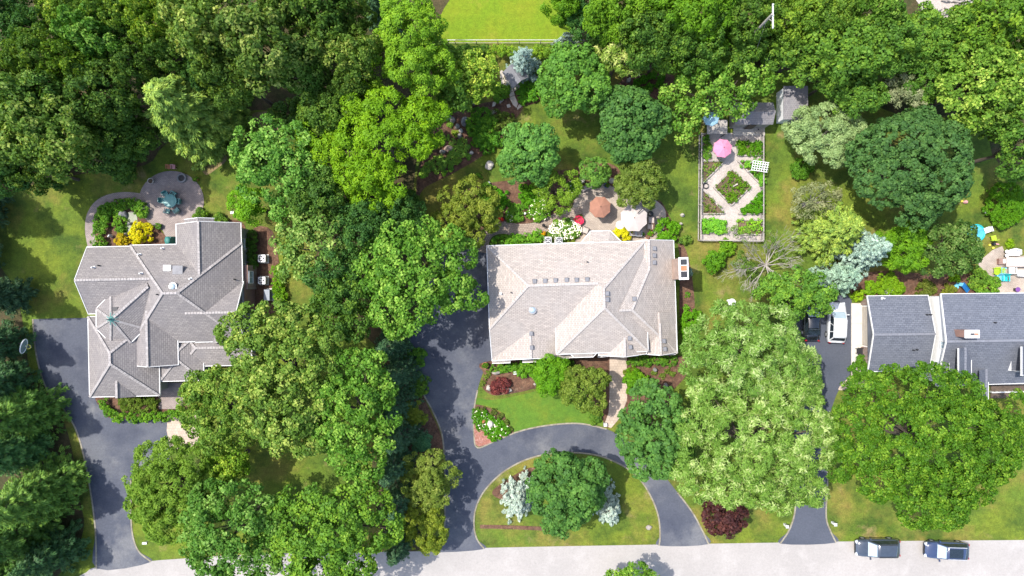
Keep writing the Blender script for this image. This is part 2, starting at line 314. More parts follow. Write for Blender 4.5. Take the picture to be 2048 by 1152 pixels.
for e in ([(193, 1137), (191, 1060), (181, 980), (165, 900), (148, 850), (120, 808), (96, 782), (80, 740), (70, 690), (66, 638)],
          [(262, 960), (262, 1000), (264, 1060), (276, 1100), (302, 1123)],
          [(860, 1103), (880, 1085), (889, 1060), (890, 980), (888, 900), (881, 858), (862, 815), (836, 768), (820, 720)],
          [(968, 1097), (954, 1078), (948, 1050), (952, 1015), (970, 980), (1005, 945), (1050, 920), (1100, 907), (1150, 905), (1200, 912), (1250, 934), (1283, 963), (1305, 1000), (1317, 1035), (1320, 1070), (1318, 1091)],
          [(955, 780), (948, 820), (948, 868), (955, 895), (990, 882), (1040, 862), (1100, 850), (1160, 847), (1213, 858)],
          [(1355, 985), (1385, 1025), (1405, 1062), (1417, 1088)], [(1650, 870), (1655, 950), (1652, 1030), (1660, 1060), (1672, 1085)], [(1592, 950), (1590, 1020), (1578, 1060), (1560, 1087)]):
    ribbon('drive_edging', e, .16, .05, 'edging')
BEDS = [[(835, 350), (850, 300), (880, 245), (930, 215), (1000, 200), (1030, 195), (1047, 212), (1030, 240), (1010, 265), (1000, 285), (960, 315), (900, 350), (850, 375), (834, 400)],
        [(880, 470), (900, 400), (960, 370), (1040, 358), (1100, 345), (1150, 340), (1165, 375), (1150, 405), (1120, 428), (1080, 440), (1040, 450), (1000, 445), (960, 465), (920, 500)],
        [(1140, 345), (1190, 322), (1235, 335), (1240, 365), (1210, 375), (1165, 375)],
        [(1318, 400), (1340, 435), (1352, 470), (1372, 500), (1385, 560), (1388, 640), (1360, 645), (1355, 480), (1300, 480), (1300, 430)],
        [(1205, 195), (1240, 165), (1260, 150), (1345, 150), (1350, 188), (1330, 200), (1270, 193), (1235, 205)],
        [(1030, 170), (1060, 150), (1100, 160), (1106, 180), (1080, 202), (1050, 212), (1036, 208), (1025, 185)],
        [(965, 775), (968, 748), (978, 722), (1220, 712), (1218, 850), (1203, 836), (1190, 812), (1150, 778), (1080, 776), (1045, 783), (1010, 789), (985, 790)],
        [(948, 812), (975, 815), (1005, 830), (1022, 855), (1025, 866), (985, 884), (957, 893), (948, 860)],
        [(1252, 712), (1362, 712), (1374, 740), (1365, 760), (1347, 780), (1341, 800), (1325, 830), (1252, 832)],
        [(200, 790), (362, 790), (362, 834), (232, 837), (212, 825)],
        [(1700, 560), (1760, 542), (1860, 548), (1990, 552), (1990, 590), (1735, 592), (1712, 602)],
        [(812, 690), (826, 745), (862, 825), (880, 865), (884, 900), (850, 920), (812, 900), (790, 800)],
        [(500, 470), (545, 462), (560, 540), (568, 610), (500, 625)], [(410, 440), (470, 440), (490, 452), (480, 470), (400, 470)],
        [(984, 985), (1010, 962), (1060, 935), (1085, 950), (1080, 1000), (1010, 1000)]]
for i, b in enumerate(BEDS): sheet('mulch_bed', b, .029+.0012*i, 'mulch')
ribbon('mulch_strip', [(960, 1053), (1010, 1054), (1060, 1056), (1100, 1058)], .42, .04, 'mulch')
sheet('gravel_patch', [(949, 852), (962, 855), (985, 876), (986, 883), (957, 893), (950, 880)], .06, 'red_gravel', 2)
# left garden: round patio, curved path, pond bed
sheet('mulch_bed', [(188, 440), (210, 410), (250, 400), (285, 405), (300, 430), (315, 455), (340, 480), (345, 495), (190, 495)], .04, 'mulch')
cx, cy = 343, 402
sheet('patio', [(cx+65*math.cos(t*math.pi/24), cy+60*math.sin(t*math.pi/24)) for t in range(48)], .05, 'patio_left_paver', 0)
sheet('patio', [(310, 430), (368, 430), (364, 500), (352, 500), (330, 470)], .047, 'patio_left_paver', 0)
ribbon('garden_path', [(296, 400), (262, 394), (228, 396), (200, 408), (184, 430), (180, 460), (186, 496)], 1.05, .055, 'patio_left_paver')
pond = sheet('pond', [(252, 428), (268, 424), (276, 440), (272, 462), (258, 468), (250, 456), (256, 444)], .09, 'water_pond', 4, .2)
# main patio, curved path, front walk
sheet('patio', [(1148, 405), (1152, 385), (1175, 374), (1205, 368), (1240, 378), (1275, 385), (1310, 400), (1330, 420), (1330, 450), (1318, 475), (1300, 486), (1160, 486), (1158, 470), (1140, 440)], .05, 'patio_paver')
ribbon('garden_path', [(1165, 425), (1140, 430), (1110, 440), (1080, 455), (1040, 460), (1005, 455), (980, 462), (968, 478), (963, 505)], lambda t: 1.35, .056, 'path_paver', 8)
sheet('front_walk', [(1219, 712), (1253, 712), (1254, 800), (1240, 835), (1222, 856), (1208, 850), (1217, 825), (1219, 790)], .075, 'walk_paver', 0)
sheet('front_walk', [(336, 830), (378, 825), (398, 840), (396, 885), (365, 896), (340, 892)], .05, 'walk_paver', 2)
sheet('front_walk', [(318, 765), (368, 765), (366, 818), (318, 818)], .047, 'patio_left_paver', 0)
sheet('front_walk', [(1676, 778), (1690, 762), (1705, 752), (1750, 772), (1715, 774), (1690, 780)], .05, 'walk_paver', 3)
sheet('patio', [(1955, 525), (1985, 500), (2004, 492), (2012, 512), (2100, 510), (2100, 590), (1990, 590), (1990, 555), (1962, 545)], .05, 'patio_paver', 0)
# concrete apron of separate slabs
apron = sheet('apron', [(1702, 606), (1744, 606), (1744, 736), (1702, 752)], .03, 'gravel_path', 0)
for y0, y1 in ((607, 647), (647.6, 690), (690.6, 735)):
    for x0, x1 in ((1702.5, 1732), (1732.6, 1743)):
        MB().prism(px([(x0, y0), (x1, y0), (x1, y1), (x0, y1)]), .0, .07).build('slab', M['concrete'], apron)
# flagstones by the pavilion
flags = tag(empty('flagstone_path'), None, None, None, 'structure')
for i, pl in enumerate([[(1000, 143), (1004, 140), (1010, 150), (1006, 158), (1000, 156)], [(1001, 158), (1007, 159), (1010, 166), (1003, 169)], [(1008, 158), (1011, 151), (1018, 163), (1012, 168)], [(1004, 170), (1011, 168), (1016, 174), (1008, 178)], [(1013, 168), (1018.5, 164), (1024, 172), (1017, 174)], [(1000, 172), (1004, 176), (1005, 182), (998, 179)], [(1009, 179), (1016, 175), (1018, 183), (1013, 186)], [(1017, 176), (1025, 174), (1027, 182), (1019, 184)], [(1018, 186), (1027, 183), (1030, 190), (1020, 194)], [(1019, 196), (1029, 191), (1036, 207), (1033, 216), (1026, 210)], [(1034, 216), (1039, 208), (1044, 213), (1035, 220)], [(996, 200), (1003, 196), (1008, 200), (1000, 208)], [(979, 224), (990, 219), (994, 223), (982, 232)], [(1013, 210), (1019, 208), (1022, 214), (1015, 216)], [(986, 205), (994, 203), (990, 212), (984, 214)]]):
    MB().prism(px(pl), .0, .085+.008*(i % 3)).build('flagstone', M['flag'], flags)

# ---------------------------------------------------------------- houses
class House:
    def __init__(s, name, label, u0, v0, rot, zr, roofm, capm, wallm, trimm='white_trim'):
        s.u0, s.v0, s.c, s.s, s.zr = u0, v0, math.cos(R(rot)), math.sin(R(rot)), zr
        s.root = thing(name, label, 'house', W(u0, v0, zr)+(0,)); s.roofm, s.capm, s.wallm, s.trimm = M[roofm], M[capm], M[wallm], M[trimm]; s.tris = []
        s.ox, s.oy = W(u0, v0, zr); s.rz = R(rot)
    def P(s, a, b, z):
        u = s.u0+a*s.c+b*s.s; v = s.v0-a*s.s+b*s.c; x, y = W(u, v, s.zr); return (x-s.ox, y-s.oy, z)
    def U(s, u, v, z): x, y = W(u, v, z); return (x-s.ox, y-s.oy, z)
    def roof(s, facets, eaves=(), rakes=(), ridges=(), soffit=None, name='roof'):
        b = MB(); uv = []
        for f in facets:
            p = [Vector(q) for q in f]; nn = Vector((0, 0, 0))
            for i in range(len(p)): nn += (p[i]-p[0]).cross(p[(i+1) % len(p)]-p[0])
            if nn.z < 0: p = p[::-1]; nn = -nn
            nn.normalize(); h = Vector((0, 0, 1)).cross(nn)
            h = h.normalized() if h.length > 1e-4 else Vector((1, 0, 0)); t = nn.cross(h)
            b.add(p, [tuple(range(len(p)))]); uv += [(q.dot(h)+7.3, q.dot(t)+3.1) for q in p]
            for i in range(1, len(p)-1): s.tris.append((p[0], p[i], p[i+1]))
        if soffit:
            q = [Vector(x) for x in soffit]; b.add(q[::-1], [tuple(range(len(q)))]); uv += [(0, 0)]*len(q)
        b.uv = uv; o = b.build(name, s.roofm, s.root)
        if eaves or rakes:
            t = MB()
            for p, q in list(eaves)+list(rakes):
                p, q = Vector(p), Vector(q); t.bar(p+Vector((0, 0, -.07)), q+Vector((0, 0, -.07)), .06, .2)
            t.build('fascia', s.trimm, o)
        if ridges:
            t = MB(); rg = random.Random(3)
            for p, q in ridges:
                p, q = Vector(p), Vector(q); L = (q-p).length; n = max(1, int(L/.3)); d = (q-p)/n
                for i in range(n):
                    t.bar(p+d*i+Vector((0, 0, .03+rg.uniform(0, .012))), p+d*(i+.93)+Vector((0, 0, .045+rg.uniform(0, .02))), .24, .05)
            t.build('ridge_cap', s.capm, o)
        return o
    def mass(s, a0, a1, b0, b1, ze, p, axis='a', h0=True, h1=True, wall=True, inset=8, caps=True, base=0.0, norake=()):
        swap = (lambda x, y, z: s.P(x, y, z)) if axis == 'a' else (lambda x, y, z: s.P(y, x, z))
        if axis == 'b': a0, a1, b0, b1 = b0, b1, a0, a1
        run = (b1-b0)/2; m = (b0+b1)/2; zr = ze+p*run; r0 = a0+(run if h0 else 0); r1 = a1-(run if h1 else 0)
        A, B, C, D = swap(a0, b0, ze), swap(a1, b0, ze), swap(a1, b1, ze), swap(a0, b1, ze); E, F = swap(r0, m, zr), swap(r1, m, zr)
        fs = [[A, B, F, E], [C, D, E, F]]; ev = [(A, B), (C, D)]; rk = []; rd = [(E, F)]
        if h0: fs.append([D, A, E]); ev.append((D, A)); rd += [(E, A), (E, D)]
        elif 0 not in norake: rk += [(A, E), (E, D)]
        if h1: fs.append([B, C, F]); ev.append((B, C)); rd += [(F, B), (F, C)]
        elif 1 not in norake: rk += [(B, F), (F, C)]
        if isinstance(caps, list): rd = [(s.P(*c[:3]), s.P(*c[3:])) for c in caps]
        o = s.roof(fs, ev, rk, rd if caps else (), [A, B, C, D])
        if wall:
            i = inset; w = MB(); za = ze-.06
            w.prism([swap(x, y, 0)[:2] for x, y in ((a0+i, b0+i), (a1-i, b0+i), (a1-i, b1-i), (a0+i, b1-i))], base, za)
            for hh, aa in ((h0, a0+i), (h1, a1-i)):
                if not hh:
                    zt = zr-.1; e = .6 if aa < m else -.6
                    pts = [swap(aa, b0+i, za-.01), swap(aa, b1-i, za-.01), swap(aa, m, zt), swap(aa+e, b0+i, za-.01), swap(aa+e, b1-i, za-.01), swap(aa+e, m, zt)]
                    w.add(pts, [(0, 1, 2), (5, 4, 3), (0, 3, 4, 1), (1, 4, 5, 2), (2, 5, 3, 0)])
            w.build('wall', s.wallm, s.root)
        return o
    def z(s, x, y):
        best = None
        for a, b, c in s.tris:
            d = (b.y-c.y)*(a.x-c.x)+(c.x-b.x)*(a.y-c.y)
            if abs(d) < 1e-9: continue
            l1 = ((b.y-c.y)*(x-c.x)+(c.x-b.x)*(y-c.y))/d; l2 = ((c.y-a.y)*(x-c.x)+(a.x-c.x)*(y-c.y))/d
            if l1 < -1e-3 or l2 < -1e-3 or l1+l2 > 1.001: continue
            z = l1*a.z+l2*b.z+(1-l1-l2)*c.z
            if best is None or z > best: best = z
        return best if best is not None else s.zr
    def on(s, u, v):
        z = s.zr+1
        for _ in range(8):
            x, y, _z = s.U(u, v, z); z = s.z(x, y)
        x, y, _z = s.U(u, v, z); return Vector((x, y, z))
    def vent(s, u, v, kind='box', roof=None):
        p = s.on(u, v); b = MB()
        if kind == 'box':
            b.box(p+Vector((0, 0, .1)), (.42, .5, .22), s.rz, .85); b.build('roof_vent', M['vent_grey'], s.root)
        elif kind == 'pipe': b.lathe([(.07, -.1), (.07, .4), (.05, .42)], 8, p); b.build('vent_pipe', M['vent_dark'], s.root)
        elif kind == 'white': b.lathe([(.17, -.03), (.17, .02), (.08, .05), (.08, .45), (.05, .46)], 10, p); b.build('vent_pipe', M['vent_white'], s.root)
        elif kind == 'dome':
            o = b.lathe([(.42, -.15), (.42, .12), (.4, .16)], 18, p).build('tube_skylight', M['metal_grey'], s.root)
            MB().lathe([(.33, .16), (.28, .26), (.16, .33), (.03, .36)], 18, p).build('dome', M['glass_pale'], o, True)
    def window(s, c, w, h, ax):
        """window on a wall; c centre, ax outward direction ('x-','x+','y-','y+')"""
        sx = {'x-': (-1, 0), 'x+': (1, 0), 'y-': (0, -1), 'y+': (0, 1)}[ax]; e = Vector((sx[0], sx[1], 0)); c = Vector(c); t = Vector((-e.y, e.x, 0)); up = Vector((0, 0, 1))
        f = MB()
        for q in (-1, 1):
            f.bar(c+t*q*w/2-up*h/2+e*.04, c+t*q*w/2+up*h/2+e*.04, .09, .1); f.bar(c-t*w/2+up*q*h/2+e*.05, c+t*w/2+up*q*h/2+e*.05, .1, .09)
        f.bar(c-up*h/2+e*.045, c+up*h/2+e*.045, .05, .06)
        o = f.build('window', M['white_trim'], s.root)
        d = (abs(e.x)*.03+abs(t.x)*w, abs(e.y)*.03+abs(t.y)*w, h); MB().box(c+e*.02, d).build('pane', M['glass_pale'], o)

# --- the main house in the middle
hm = House('house', 'wide pale grey shingled house with many hips in the middle', 1166, 600, 1.9, 4.5, 'roof_main', 'cap_main', 'beige_siding')
P = hm.P; p_ = .03
R1, R2 = P(-110, -32, 6.95), P(26, -32, 6.95); NW, NE = P(-189, -115, 4.49), P(26, -115, 4.49); SWp, SW, SE = P(-189, 52, 4.6), P(-187, 118, 2.75), P(0, 118, 2.75)
hm.roof([[NW, NE, R2, R1], [NW, R1, SWp], [R1, R2, SE, SW, SWp]], [(NW, NE), (NW, SWp), (SW, SE)], [(SWp, SW)], [(R1, R2), (R1, NW), (R1, SWp)])
w_ = MB(); w_.prism([P(*q, 0)[:2] for q in ((-181, -107), (40, -107), (40, 45), (-181, 45))], 0, 4.4); w_.prism([P(*q, 0)[:2] for q in ((-180, 40), (-10, 40), (-10, 108), (-180, 108))], 0, 2.74); w_.build('wall', hm.wallm, hm.root)
hm.mass(-57, 127, -114, 107, 4.5, p_, 'b', True, True, caps=[(35, -22, 7.26, 35, 15, 7.26), (35, 15, 7.26, -57, 107, 4.5), (35, 15, 7.26, 127, 107, 4.5), (35, -22, 7.26, 127, -114, 4.5)])
G0, G1 = P(-108, 20, 4.42), P(-108, 114, 4.42)
hm.roof([[G0, G1, P(-187, 119, 2.8), P(-187, 20, 2.8)], [G0, G1, P(-29, 119, 2.8), P(-29, 20, 2.8)]], [(P(-187, 60, 2.8), P(-187, 119, 2.8))], [(G1, P(-187, 119, 2.8)), (G1, P(-29, 119, 2.8))], [(P(-108, 58, 4.42), G1)])
MB().add([P(-178, 109, 2.7), P(-38, 109, 2.7), P(-108, 108, 4.28), P(-178, 108, 0), P(-38, 108, 0)], [(0, 1, 2), (0, 3, 4, 1)]).build('wall', hm.wallm, hm.root)
for a, b in ((-187, -150), (-125, -92)):      # small pent roofs at the garage corners
    hm.roof([[P(a, 108, 2.85), P(b, 108, 2.85), P(b, 125, 2.5), P(a, 125, 2.5)]], [(P(a, 125, 2.5), P(b, 125, 2.5)), (P(b, 108, 2.84), P(b, 125, 2.5))])
Rr, Q, P0, V0 = P(66, 22, 6.4), P(92, 22, 6.0), P(133, -58, 4.8), P(124, -82, 4.62); SEc, NEc = P(192, 116, 3.0), P(192, -115, 3.0)
hm.roof([[Q, SEc, NEc, P(134, -116, 4.74), P0], [Rr, Q, P0, V0], [Rr, Q, SEc, P(114, 116, 3.1)], [P(134, -116, 4.74), P0, V0, P(110, -82, 3.6), P(110, -116, 3.5)]], [(SEc, NEc)], [(NEc, P(134, -116, 4.74)), (P(134, -116, 4.74), P(122, -116, 4.1))], [(P(134, -116, 4.74), P0), (P0, Q), (Rr, Q), (Q, SEc)])
w_ = MB(); w_.prism([P(*q, 0)[:2] for q in ((60, -107), (184, -107), (184, 108), (60, 108))], 0, 2.58); w_.add([P(126, -107, 3.5), P(184, -107, 2.55), P(134, -107, 4.2), P(126, -107, 2.5), P(184, -107, 2.5)], [(0, 2, 1, 4, 3)]); w_.build('wall', hm.wallm, hm.root)
def front_gable(a0, a1, bn, bs, ze, zr):
    m = (a0+a1)/2; A, B, C, D = P(a0, bn, ze), P(a0, bs, ze), P(a1, bn, ze), P(a1, bs, ze); E, F = P(m, bn, zr), P(m, bs+2, zr)
    hm.roof([[A, B, F, E], [C, D, F, E]], [(P(a0, bs-60, ze), B), (P(a1, bs-58, ze), D)], [(B, F), (F, D)], [(P(m, bs-62, zr), F)])
    MB().add([P(a0+5, bs-8, 0), P(a1-5, bs-8, 0), P(a1-5, bs-8, ze-.05), P(m, bs-8, zr-.12), P(a0+5, bs-8, ze-.05)], [(0, 1, 2, 3, 4)]).build('wall', hm.wallm, hm.root)
front_gable(29, 126, 10, 113, 3.85, 5.35); front_gable(113, 191, 30, 114, 3.02, 4.4)
for a, b in ((30, 52), (92, 114), (158, 190)):
    hm.roof([[P(a, 108, 2.75), P(b, 108, 2.75), P(b, 119, 2.55), P(a, 119, 2.55)]], [(P(a, 119, 2.55), P(b, 119, 2.55))])
for o4, i2, ze in (([(1162, 485), (1181, 462), (1220, 461), (1243, 483)], [(1188, 496), (1216, 495)], 3.7), ([(1136, 704), (1148, 715), (1186, 714), (1198, 702)], [(1152, 690), (1184, 689)], 4.05)):
    o = [hm.U(u, v, ze) for u, v in o4]; i = [hm.U(u, v, ze+.95) for u, v in i2]
    hm.roof([[o[0], o[1], i[0]], [o[1], o[2], i[1], i[0]], [o[2], o[3], i[1]]], [(o[0], o[1]), (o[1], o[2]), (o[2], o[3])])
    c = Vector(o[0])*.25+Vector(o[1])*.25+Vector(o[2])*.25+Vector(o[3])*.25
    MB().prism([tuple((Vector(q)*.8+c*.2)[:2]) for q in o]+[tuple(Vector(q)[:2]) for q in i[::-1]], 0, ze-.05).build('bay', hm.wallm, hm.root)
for u, v in ((1069, 563), (1090, 562), (1111, 561), (1133, 560), (1153, 560), (1174, 559), (1308, 497), (1308, 511), (1308, 525), (1214, 587), (1214, 599), (1268, 598), (1062, 667), (1063, 695), (1259, 676), (1260, 694), (1327, 682), (1329, 698)): hm.vent(u, v)
for u, v in ((1022, 585), (1174, 524)): hm.vent(u, v, 'pipe')
hm.vent(1002, 587, 'white'); hm.vent(1065, 620, 'dome')
tp = hm.U(1367, 537, 6.3); ch = MB().box((tp[0], tp[1], 3.2), (.86, 2.15, 6.1), hm.rz).build('chimney', M['stone_pink'], hm.root)
MB().box((tp[0], tp[1], 6.3), (.98, 2.28, .14), hm.rz).build('chimney_cap', M['white_trim'], ch)
for dy, mm, sz in ((.66, 'metal_dark', (.62, .55, .12)), (-.6, 'metal_dark', (.62, .6, .12)), (.03, 'terracotta', (.6, .5, .1))): MB().box((tp[0]-dy*math.sin(hm.rz), tp[1]+dy, 6.42), sz, hm.rz).build('flue', M[mm], ch)

# --- the left house with the tower
hl = House('house', 'dark grey shingled house with octagonal tower at the left', 320, 640, 1.2, 3.2, 'roof_left', 'cap_left', 'grey_siding')
q_ = .03
hl.mass(-143, 10, -149, -15, 3.2, .033, 'a', False, False, norake=(1,))
hl.mass(36, 166, -191, -82, 3.2, .037, 'b', False, False, norake=(1,))
hl.mass(-57, 167, -151, 45, 3.2, .037, 'a', True, True)
hl.mass(70, 169, -73, 46, 3.22, .0365, 'a', False, False, norake=(0,))
hl.mass(-54, 36, -20, 90, 3.3, .037, 'b', False, False, norake=(0,))
hl.mass(-151, -9, -10, 153, 2.6, .036, 'b', True, True)
hl.mass(-12, 78, 20, 125, 2.3, .022, 'b', True, True)
hl.mass(30, 175, 20, 96, 2.2, .02, 'a', True, True)
b0 = [hl.P(62, -196, 3.9), hl.P(112, -196, 3.9), hl.P(101, -190, 5.05)]
hl.roof([[hl.P(62, -190, 4.2), hl.P(62, -198, 4.2), hl.P(101, -198, 5.63), hl.P(101, -188, 5.63)], [hl.P(125, -190, 4.75), hl.P(125, -198, 4.75), hl.P(101, -198, 5.63), hl.P(101, -188, 5.63)]], (), [(hl.P(62, -198, 4.2), hl.P(101, -198, 5.63)), (hl.P(101, -198, 5.63), hl.P(125, -198, 4.75))])
# garage dormer
d0, d1 = hl.P(-83, 118, 3.8), hl.P(-83, 153, 3.8)
hl.roof([[d0, d1, hl.P(-100, 154, 2.66)], [d0, d1, hl.P(-56, 154, 2.66)]], (), [], [(d0, d1)])
# small dormer on the south slope
d0, d1 = hl.P(121, 20, 4.2), hl.P(121, 47, 4.2); hl.roof([[d0, d1, hl.P(104, 50, 3.2)], [d0, d1, hl.P(140, 48, 3.2)]], (), [], [(d0, d1)])
# octagonal tower roof, its eave, finial and link ridge
tc = Vector(hl.U(241.5, 637, 4.1)); ap = Vector((tc.x, tc.y, 5.85)); rad = 49*S(4.1)/math.cos(R(22.5))
oc = [Vector((tc.x+rad*math.cos(R(22.5+45*k)), tc.y+rad*math.sin(R(22.5+45*k)), 4.1)) for k in range(8)]
hl.roof([[oc[k], oc[(k+1) % 8], ap] for k in range(8)], [(oc[k], oc[(k+1) % 8]) for k in range(2, 8)], (), [(oc[k], ap) for k in range(8)], oc)
MB().prism([tuple((tc+(q-tc)*.86)[:2]) for q in oc], 0, 4.05).build('tower_wall', hl.wallm, hl.root)
lk = Vector(hl.U(297, 573, 5.6)); lk0 = ap+Vector((0, 0, -.12)); dd = (lk-lk0).normalized(); sd_ = Vector((-dd.y, dd.x, 0)).normalized()*1.9
hl.roof([[lk0, lk, lk+sd_+Vector((0, 0, -1.3)), lk0+sd_+Vector((0, 0, -1.3))], [lk0, lk, lk-sd_+Vector((0, 0, -1.3)), lk0-sd_+Vector((0, 0, -1.3))]], (), (), [(lk0, lk)])
fn = MB().lathe([(.45, -.35), (.25, .0), (.09, .12), (.13, .25), (.05, .4), (.02, .95)], 12, ap).build('finial', M['copper_green'], hl.root)
for k in range(8):
    e = Vector((math.cos(R(22.5+45*k)), math.sin(R(22.5+45*k)), 0)); MB().bar(ap+e*.1+Vector((0, 0, .06)), ap+e*.85-Vector((0, 0, .5)), .1, .04).build('finial_rib', M['copper_green'], fn)
for u, v in ((188, 535), (280, 509), (283, 547), (382, 558), (326, 497)): hl.vent(u, v, 'white')
for u, v in ((199, 531), (316, 589), (470, 559)): hl.vent(u, v, 'pipe')
hl.vent(347, 573, 'dome')
sp = hl.on(335.5, 537); sk = MB().box(sp+Vector((0, 0, .05)), (.8, .72, .22)).build('skylight', M['white_trim'], hl.root); MB().box(sp+Vector((0, 0, .17)), (.6, .52, .06)).build('pane', M['glass_pale'], sk)
cp = hl.on(358, 540); ck = MB().box((cp.x, cp.y, 4.8), (.95, .8, 1.2)).build('chimney', M['metal_grey'], hl.root); MB().box((cp.x, cp.y, 5.44), (1.05, .9, .1)).build('chimney_cap', M['vent_grey'], ck)
dv = hl.on(232, 618); MB().box(dv+Vector((0, 0, .06)), (.5, .4, .2)).build('roof_vent', M['vent_dark'], hl.root)
bw = Vector(hl.U(504, 590, 0)); MB().box((bw.x-.3, bw.y, 1.5), (1.3, 3.4, 3.0)).build('chimney', M['brick'], hl.root)
wx = hl.P(158.5, -60, 0); 
for yy in (-150, -100): q = hl.P(158, yy, 1.9); hl.window(q, 1.2, 1.2, 'x+')
q = Vector(hl.U(505, 555, 0)); hl.window((q.x+.5, q.y, 1.9), 1.3, 1.2, 'x+')
MB().box((q.x+.05, q.y, 1.35), (.9, 2.6, 2.7)).build('bay', M['brick'], hl.root)

# --- the right house and its garage block
hr = House('house', 'blue grey shingled house with white gable and brick chimney at the right', 1900, 665, .6, 3.0, 'roof_right', 'cap_right', 'white_siding')
hr.mass(-163, -41, -75, 77, 2.8, .0165, 'a', False, False, inset=17)
z0, zr_ = 4.4, 6.1
A = [hr.U(1882, 587.5, z0), hr.U(2140, 585, z0), hr.U(2148, 679, zr_), hr.U(1893, 683, zr_), hr.U(1872, 772, 3.9), hr.U(2130, 764, 3.9)]
hr.roof([[A[0], A[1], A[2], A[3]], [A[3], A[2], A[5], A[4]]], [(A[0], A[1]), (A[4], A[5])], [(A[0], A[3]), (A[3], A[4])], [(A[3], A[2])])
a0, a3, a4, a1, a2, a5 = [Vector(q) for q in (A[0], A[3], A[4], A[1], A[2], A[5])]; o_ = Vector((.35, 0, 0)); dz = Vector((0, 0, -.12))
wl_ = [a0+o_+dz+Vector((0, -.3, 0)), a3+o_+dz, a4+o_+dz+Vector((0, .3, 0))]; wr_ = [a1+dz+Vector((0, -.3, 0)), a2+dz, a5+dz+Vector((0, .3, 0))]
b = MB(); pts = [Vector((wl_[0].x, wl_[0].y, 0)), Vector((wl_[0].x, wl_[2].y, 0))]
wl_[1].x = wl_[2].x = wl_[0].x
b.add(wl_+pts+[wr_[0], wr_[2], Vector((wr_[0].x, wr_[0].y, 0)), Vector((wr_[2].x, wr_[2].y, 0))], [(0, 3, 4, 2, 1), (0, 5, 7, 3), (2, 4, 8, 6)]); b.build('wall', hr.wallm, hr.root)
q = wl_[0]; yw = Vector(hr.U(1881, 690, 4.3)).y; hr.window((q.x, yw, 4.3), .75, .95, 'x-')
for i, (u, v0, v1, z) in enumerate(((1929, 695, 749, 6.3), (2054, 692, 749, 6.3))):
    hw = 1.18; r0, r1 = Vector(hr.U(u, v0, z-.35)), Vector(hr.U(u+1, v1, z-.35)); r0.x = r1.x
    l = Vector((hw, 0, -.8)); hr.roof([[r0, r1, r1-l, r0-l], [r0, r1, r1+l, r0+l]], [(r0-l, r1-l), (r0+l, r1+l)], [(r1-l, r1), (r1, r1+l)], [(r0, r1)])
    MB().add([r1+Vector((-hw+.15, .25, -.85)), r1+Vector((hw-.15, .25, -.85)), r1+Vector((0, .25, -.1)), r1+Vector((-hw+.15, .25, -2.2)), r1+Vector((hw-.15, .25, -2.2)), r0+Vector((-hw+.15, -.2, -.85)), r0+Vector((-hw+.15, -.2, -1.2)), r0+Vector((hw-.15, -.2, -.85)), r0+Vector((hw-.15, -.2, -1.2))], [(0, 2, 1), (0, 1, 4, 3), (5, 0, 3, 6), (7, 1, 4, 8)]).build('dormer_wall', hr.wallm, hr.root)
    hr.window((r1.x, r1.y+.25, r1.z-1.35), .8, .8, 'y-')
r0, r1 = Vector(hr.U(1971, 738, 4.75)), Vector(hr.U(1972, 800, 4.75)); r0.x = r1.x; l = Vector((1.25, 0, -.8)); l2 = Vector((.75, 0, -.75))
hr.roof([[r0, r1, r1-l, r0-l], [r0, r1, r1+l2, r0+l2]], [(r1+l2, r0+l2)], [(r1-l, r1), (r1, r1+l2)], [(r0, r1)])
# porch beam, posts and rail
e0, e1 = Vector(hr.U(1984, 767, 3.3)), Vector(hr.U(2110, 764, 3.3))
MB().bar(e0, e1, .22, .3).build('porch_beam', M['white_trim'], hr.root)
for t in (0, .5, .97): q = e0.lerp(e1, t); MB().box((q.x, q.y-.05, 1.6), (.2, .2, 3.2)).build('porch_post', M['white_trim'], hr.root)
q0, q1 = Vector(hr.U(1984, 785, .95)), Vector(hr.U(2110, 782, .95)); MB().bar(q0, q1, .1).build('rail', M['white_trim'], hr.root)
for k in range(16): q = q0.lerp(q1, k/15); MB().box((q.x, q.y, .48), (.05, .05, .9)).build('baluster', M['white_trim'], hr.root)
MB().prism([hr.U(1980, 740, 0)[:2], hr.U(2110, 740, 0)[:2], hr.U(2110, 796, 0)[:2], hr.U(1980, 796, 0)[:2]], 0, .2).build('porch_floor', M['wood_dark'], hr.root)
tp = Vector(hr.U(1944, 668, 7.4)); ck = MB().box((tp.x, tp.y, 6.2), (1.35, .72, 2.3)).build('chimney', M['brick'], hr.root); MB().box((tp.x, tp.y, 7.4), (1.45, .82, .14)).build('chimney_cap', M['white_trim'], ck)
for dx, mm in ((-.05, 'metal_dark'), (.38, 'terracotta')): MB().box((tp.x+dx, tp.y, 7.52), (.34, .16, .14)).build('flue', M[mm], ck)
for u, v in ((1852, 629), (1859, 629), (1825, 700), (1832, 699)): hr.vent(u, v, 'pipe')
hr.vent(1765, 597, 'white'); hr.vent(1988, 645, 'pipe')
g0 = Vector(hr.P(-146, 0, 0))
for v0, v1, mm in ((597, 610, 'brick'), (693, 730, 'brick')):
    y0, y1 = hr.U(0, v1, 0)[1], hr.U(0, v0, 0)[1]; MB().box((g0.x-.08, (y0+y1)/2, 1.3), (.3, y1-y0, 2.6)).build('brick_pier', M['brick'], hr.root)
gy0, gy1 = hr.U(0, 690, 0)[1], hr.U(0, 613, 0)[1]
gd = MB().box((g0.x-.02, (gy0+gy1)/2, 1.1), (.1, gy1-gy0, 2.2)).build('garage_door', M['beige_siding'], hr.root)
for k in range(4): MB().box((g0.x-.08, (gy0+gy1)/2, .3+k*.53), (.04, gy1-gy0-.1, .48)).build('door_panel', M['beige_siding'], gd)
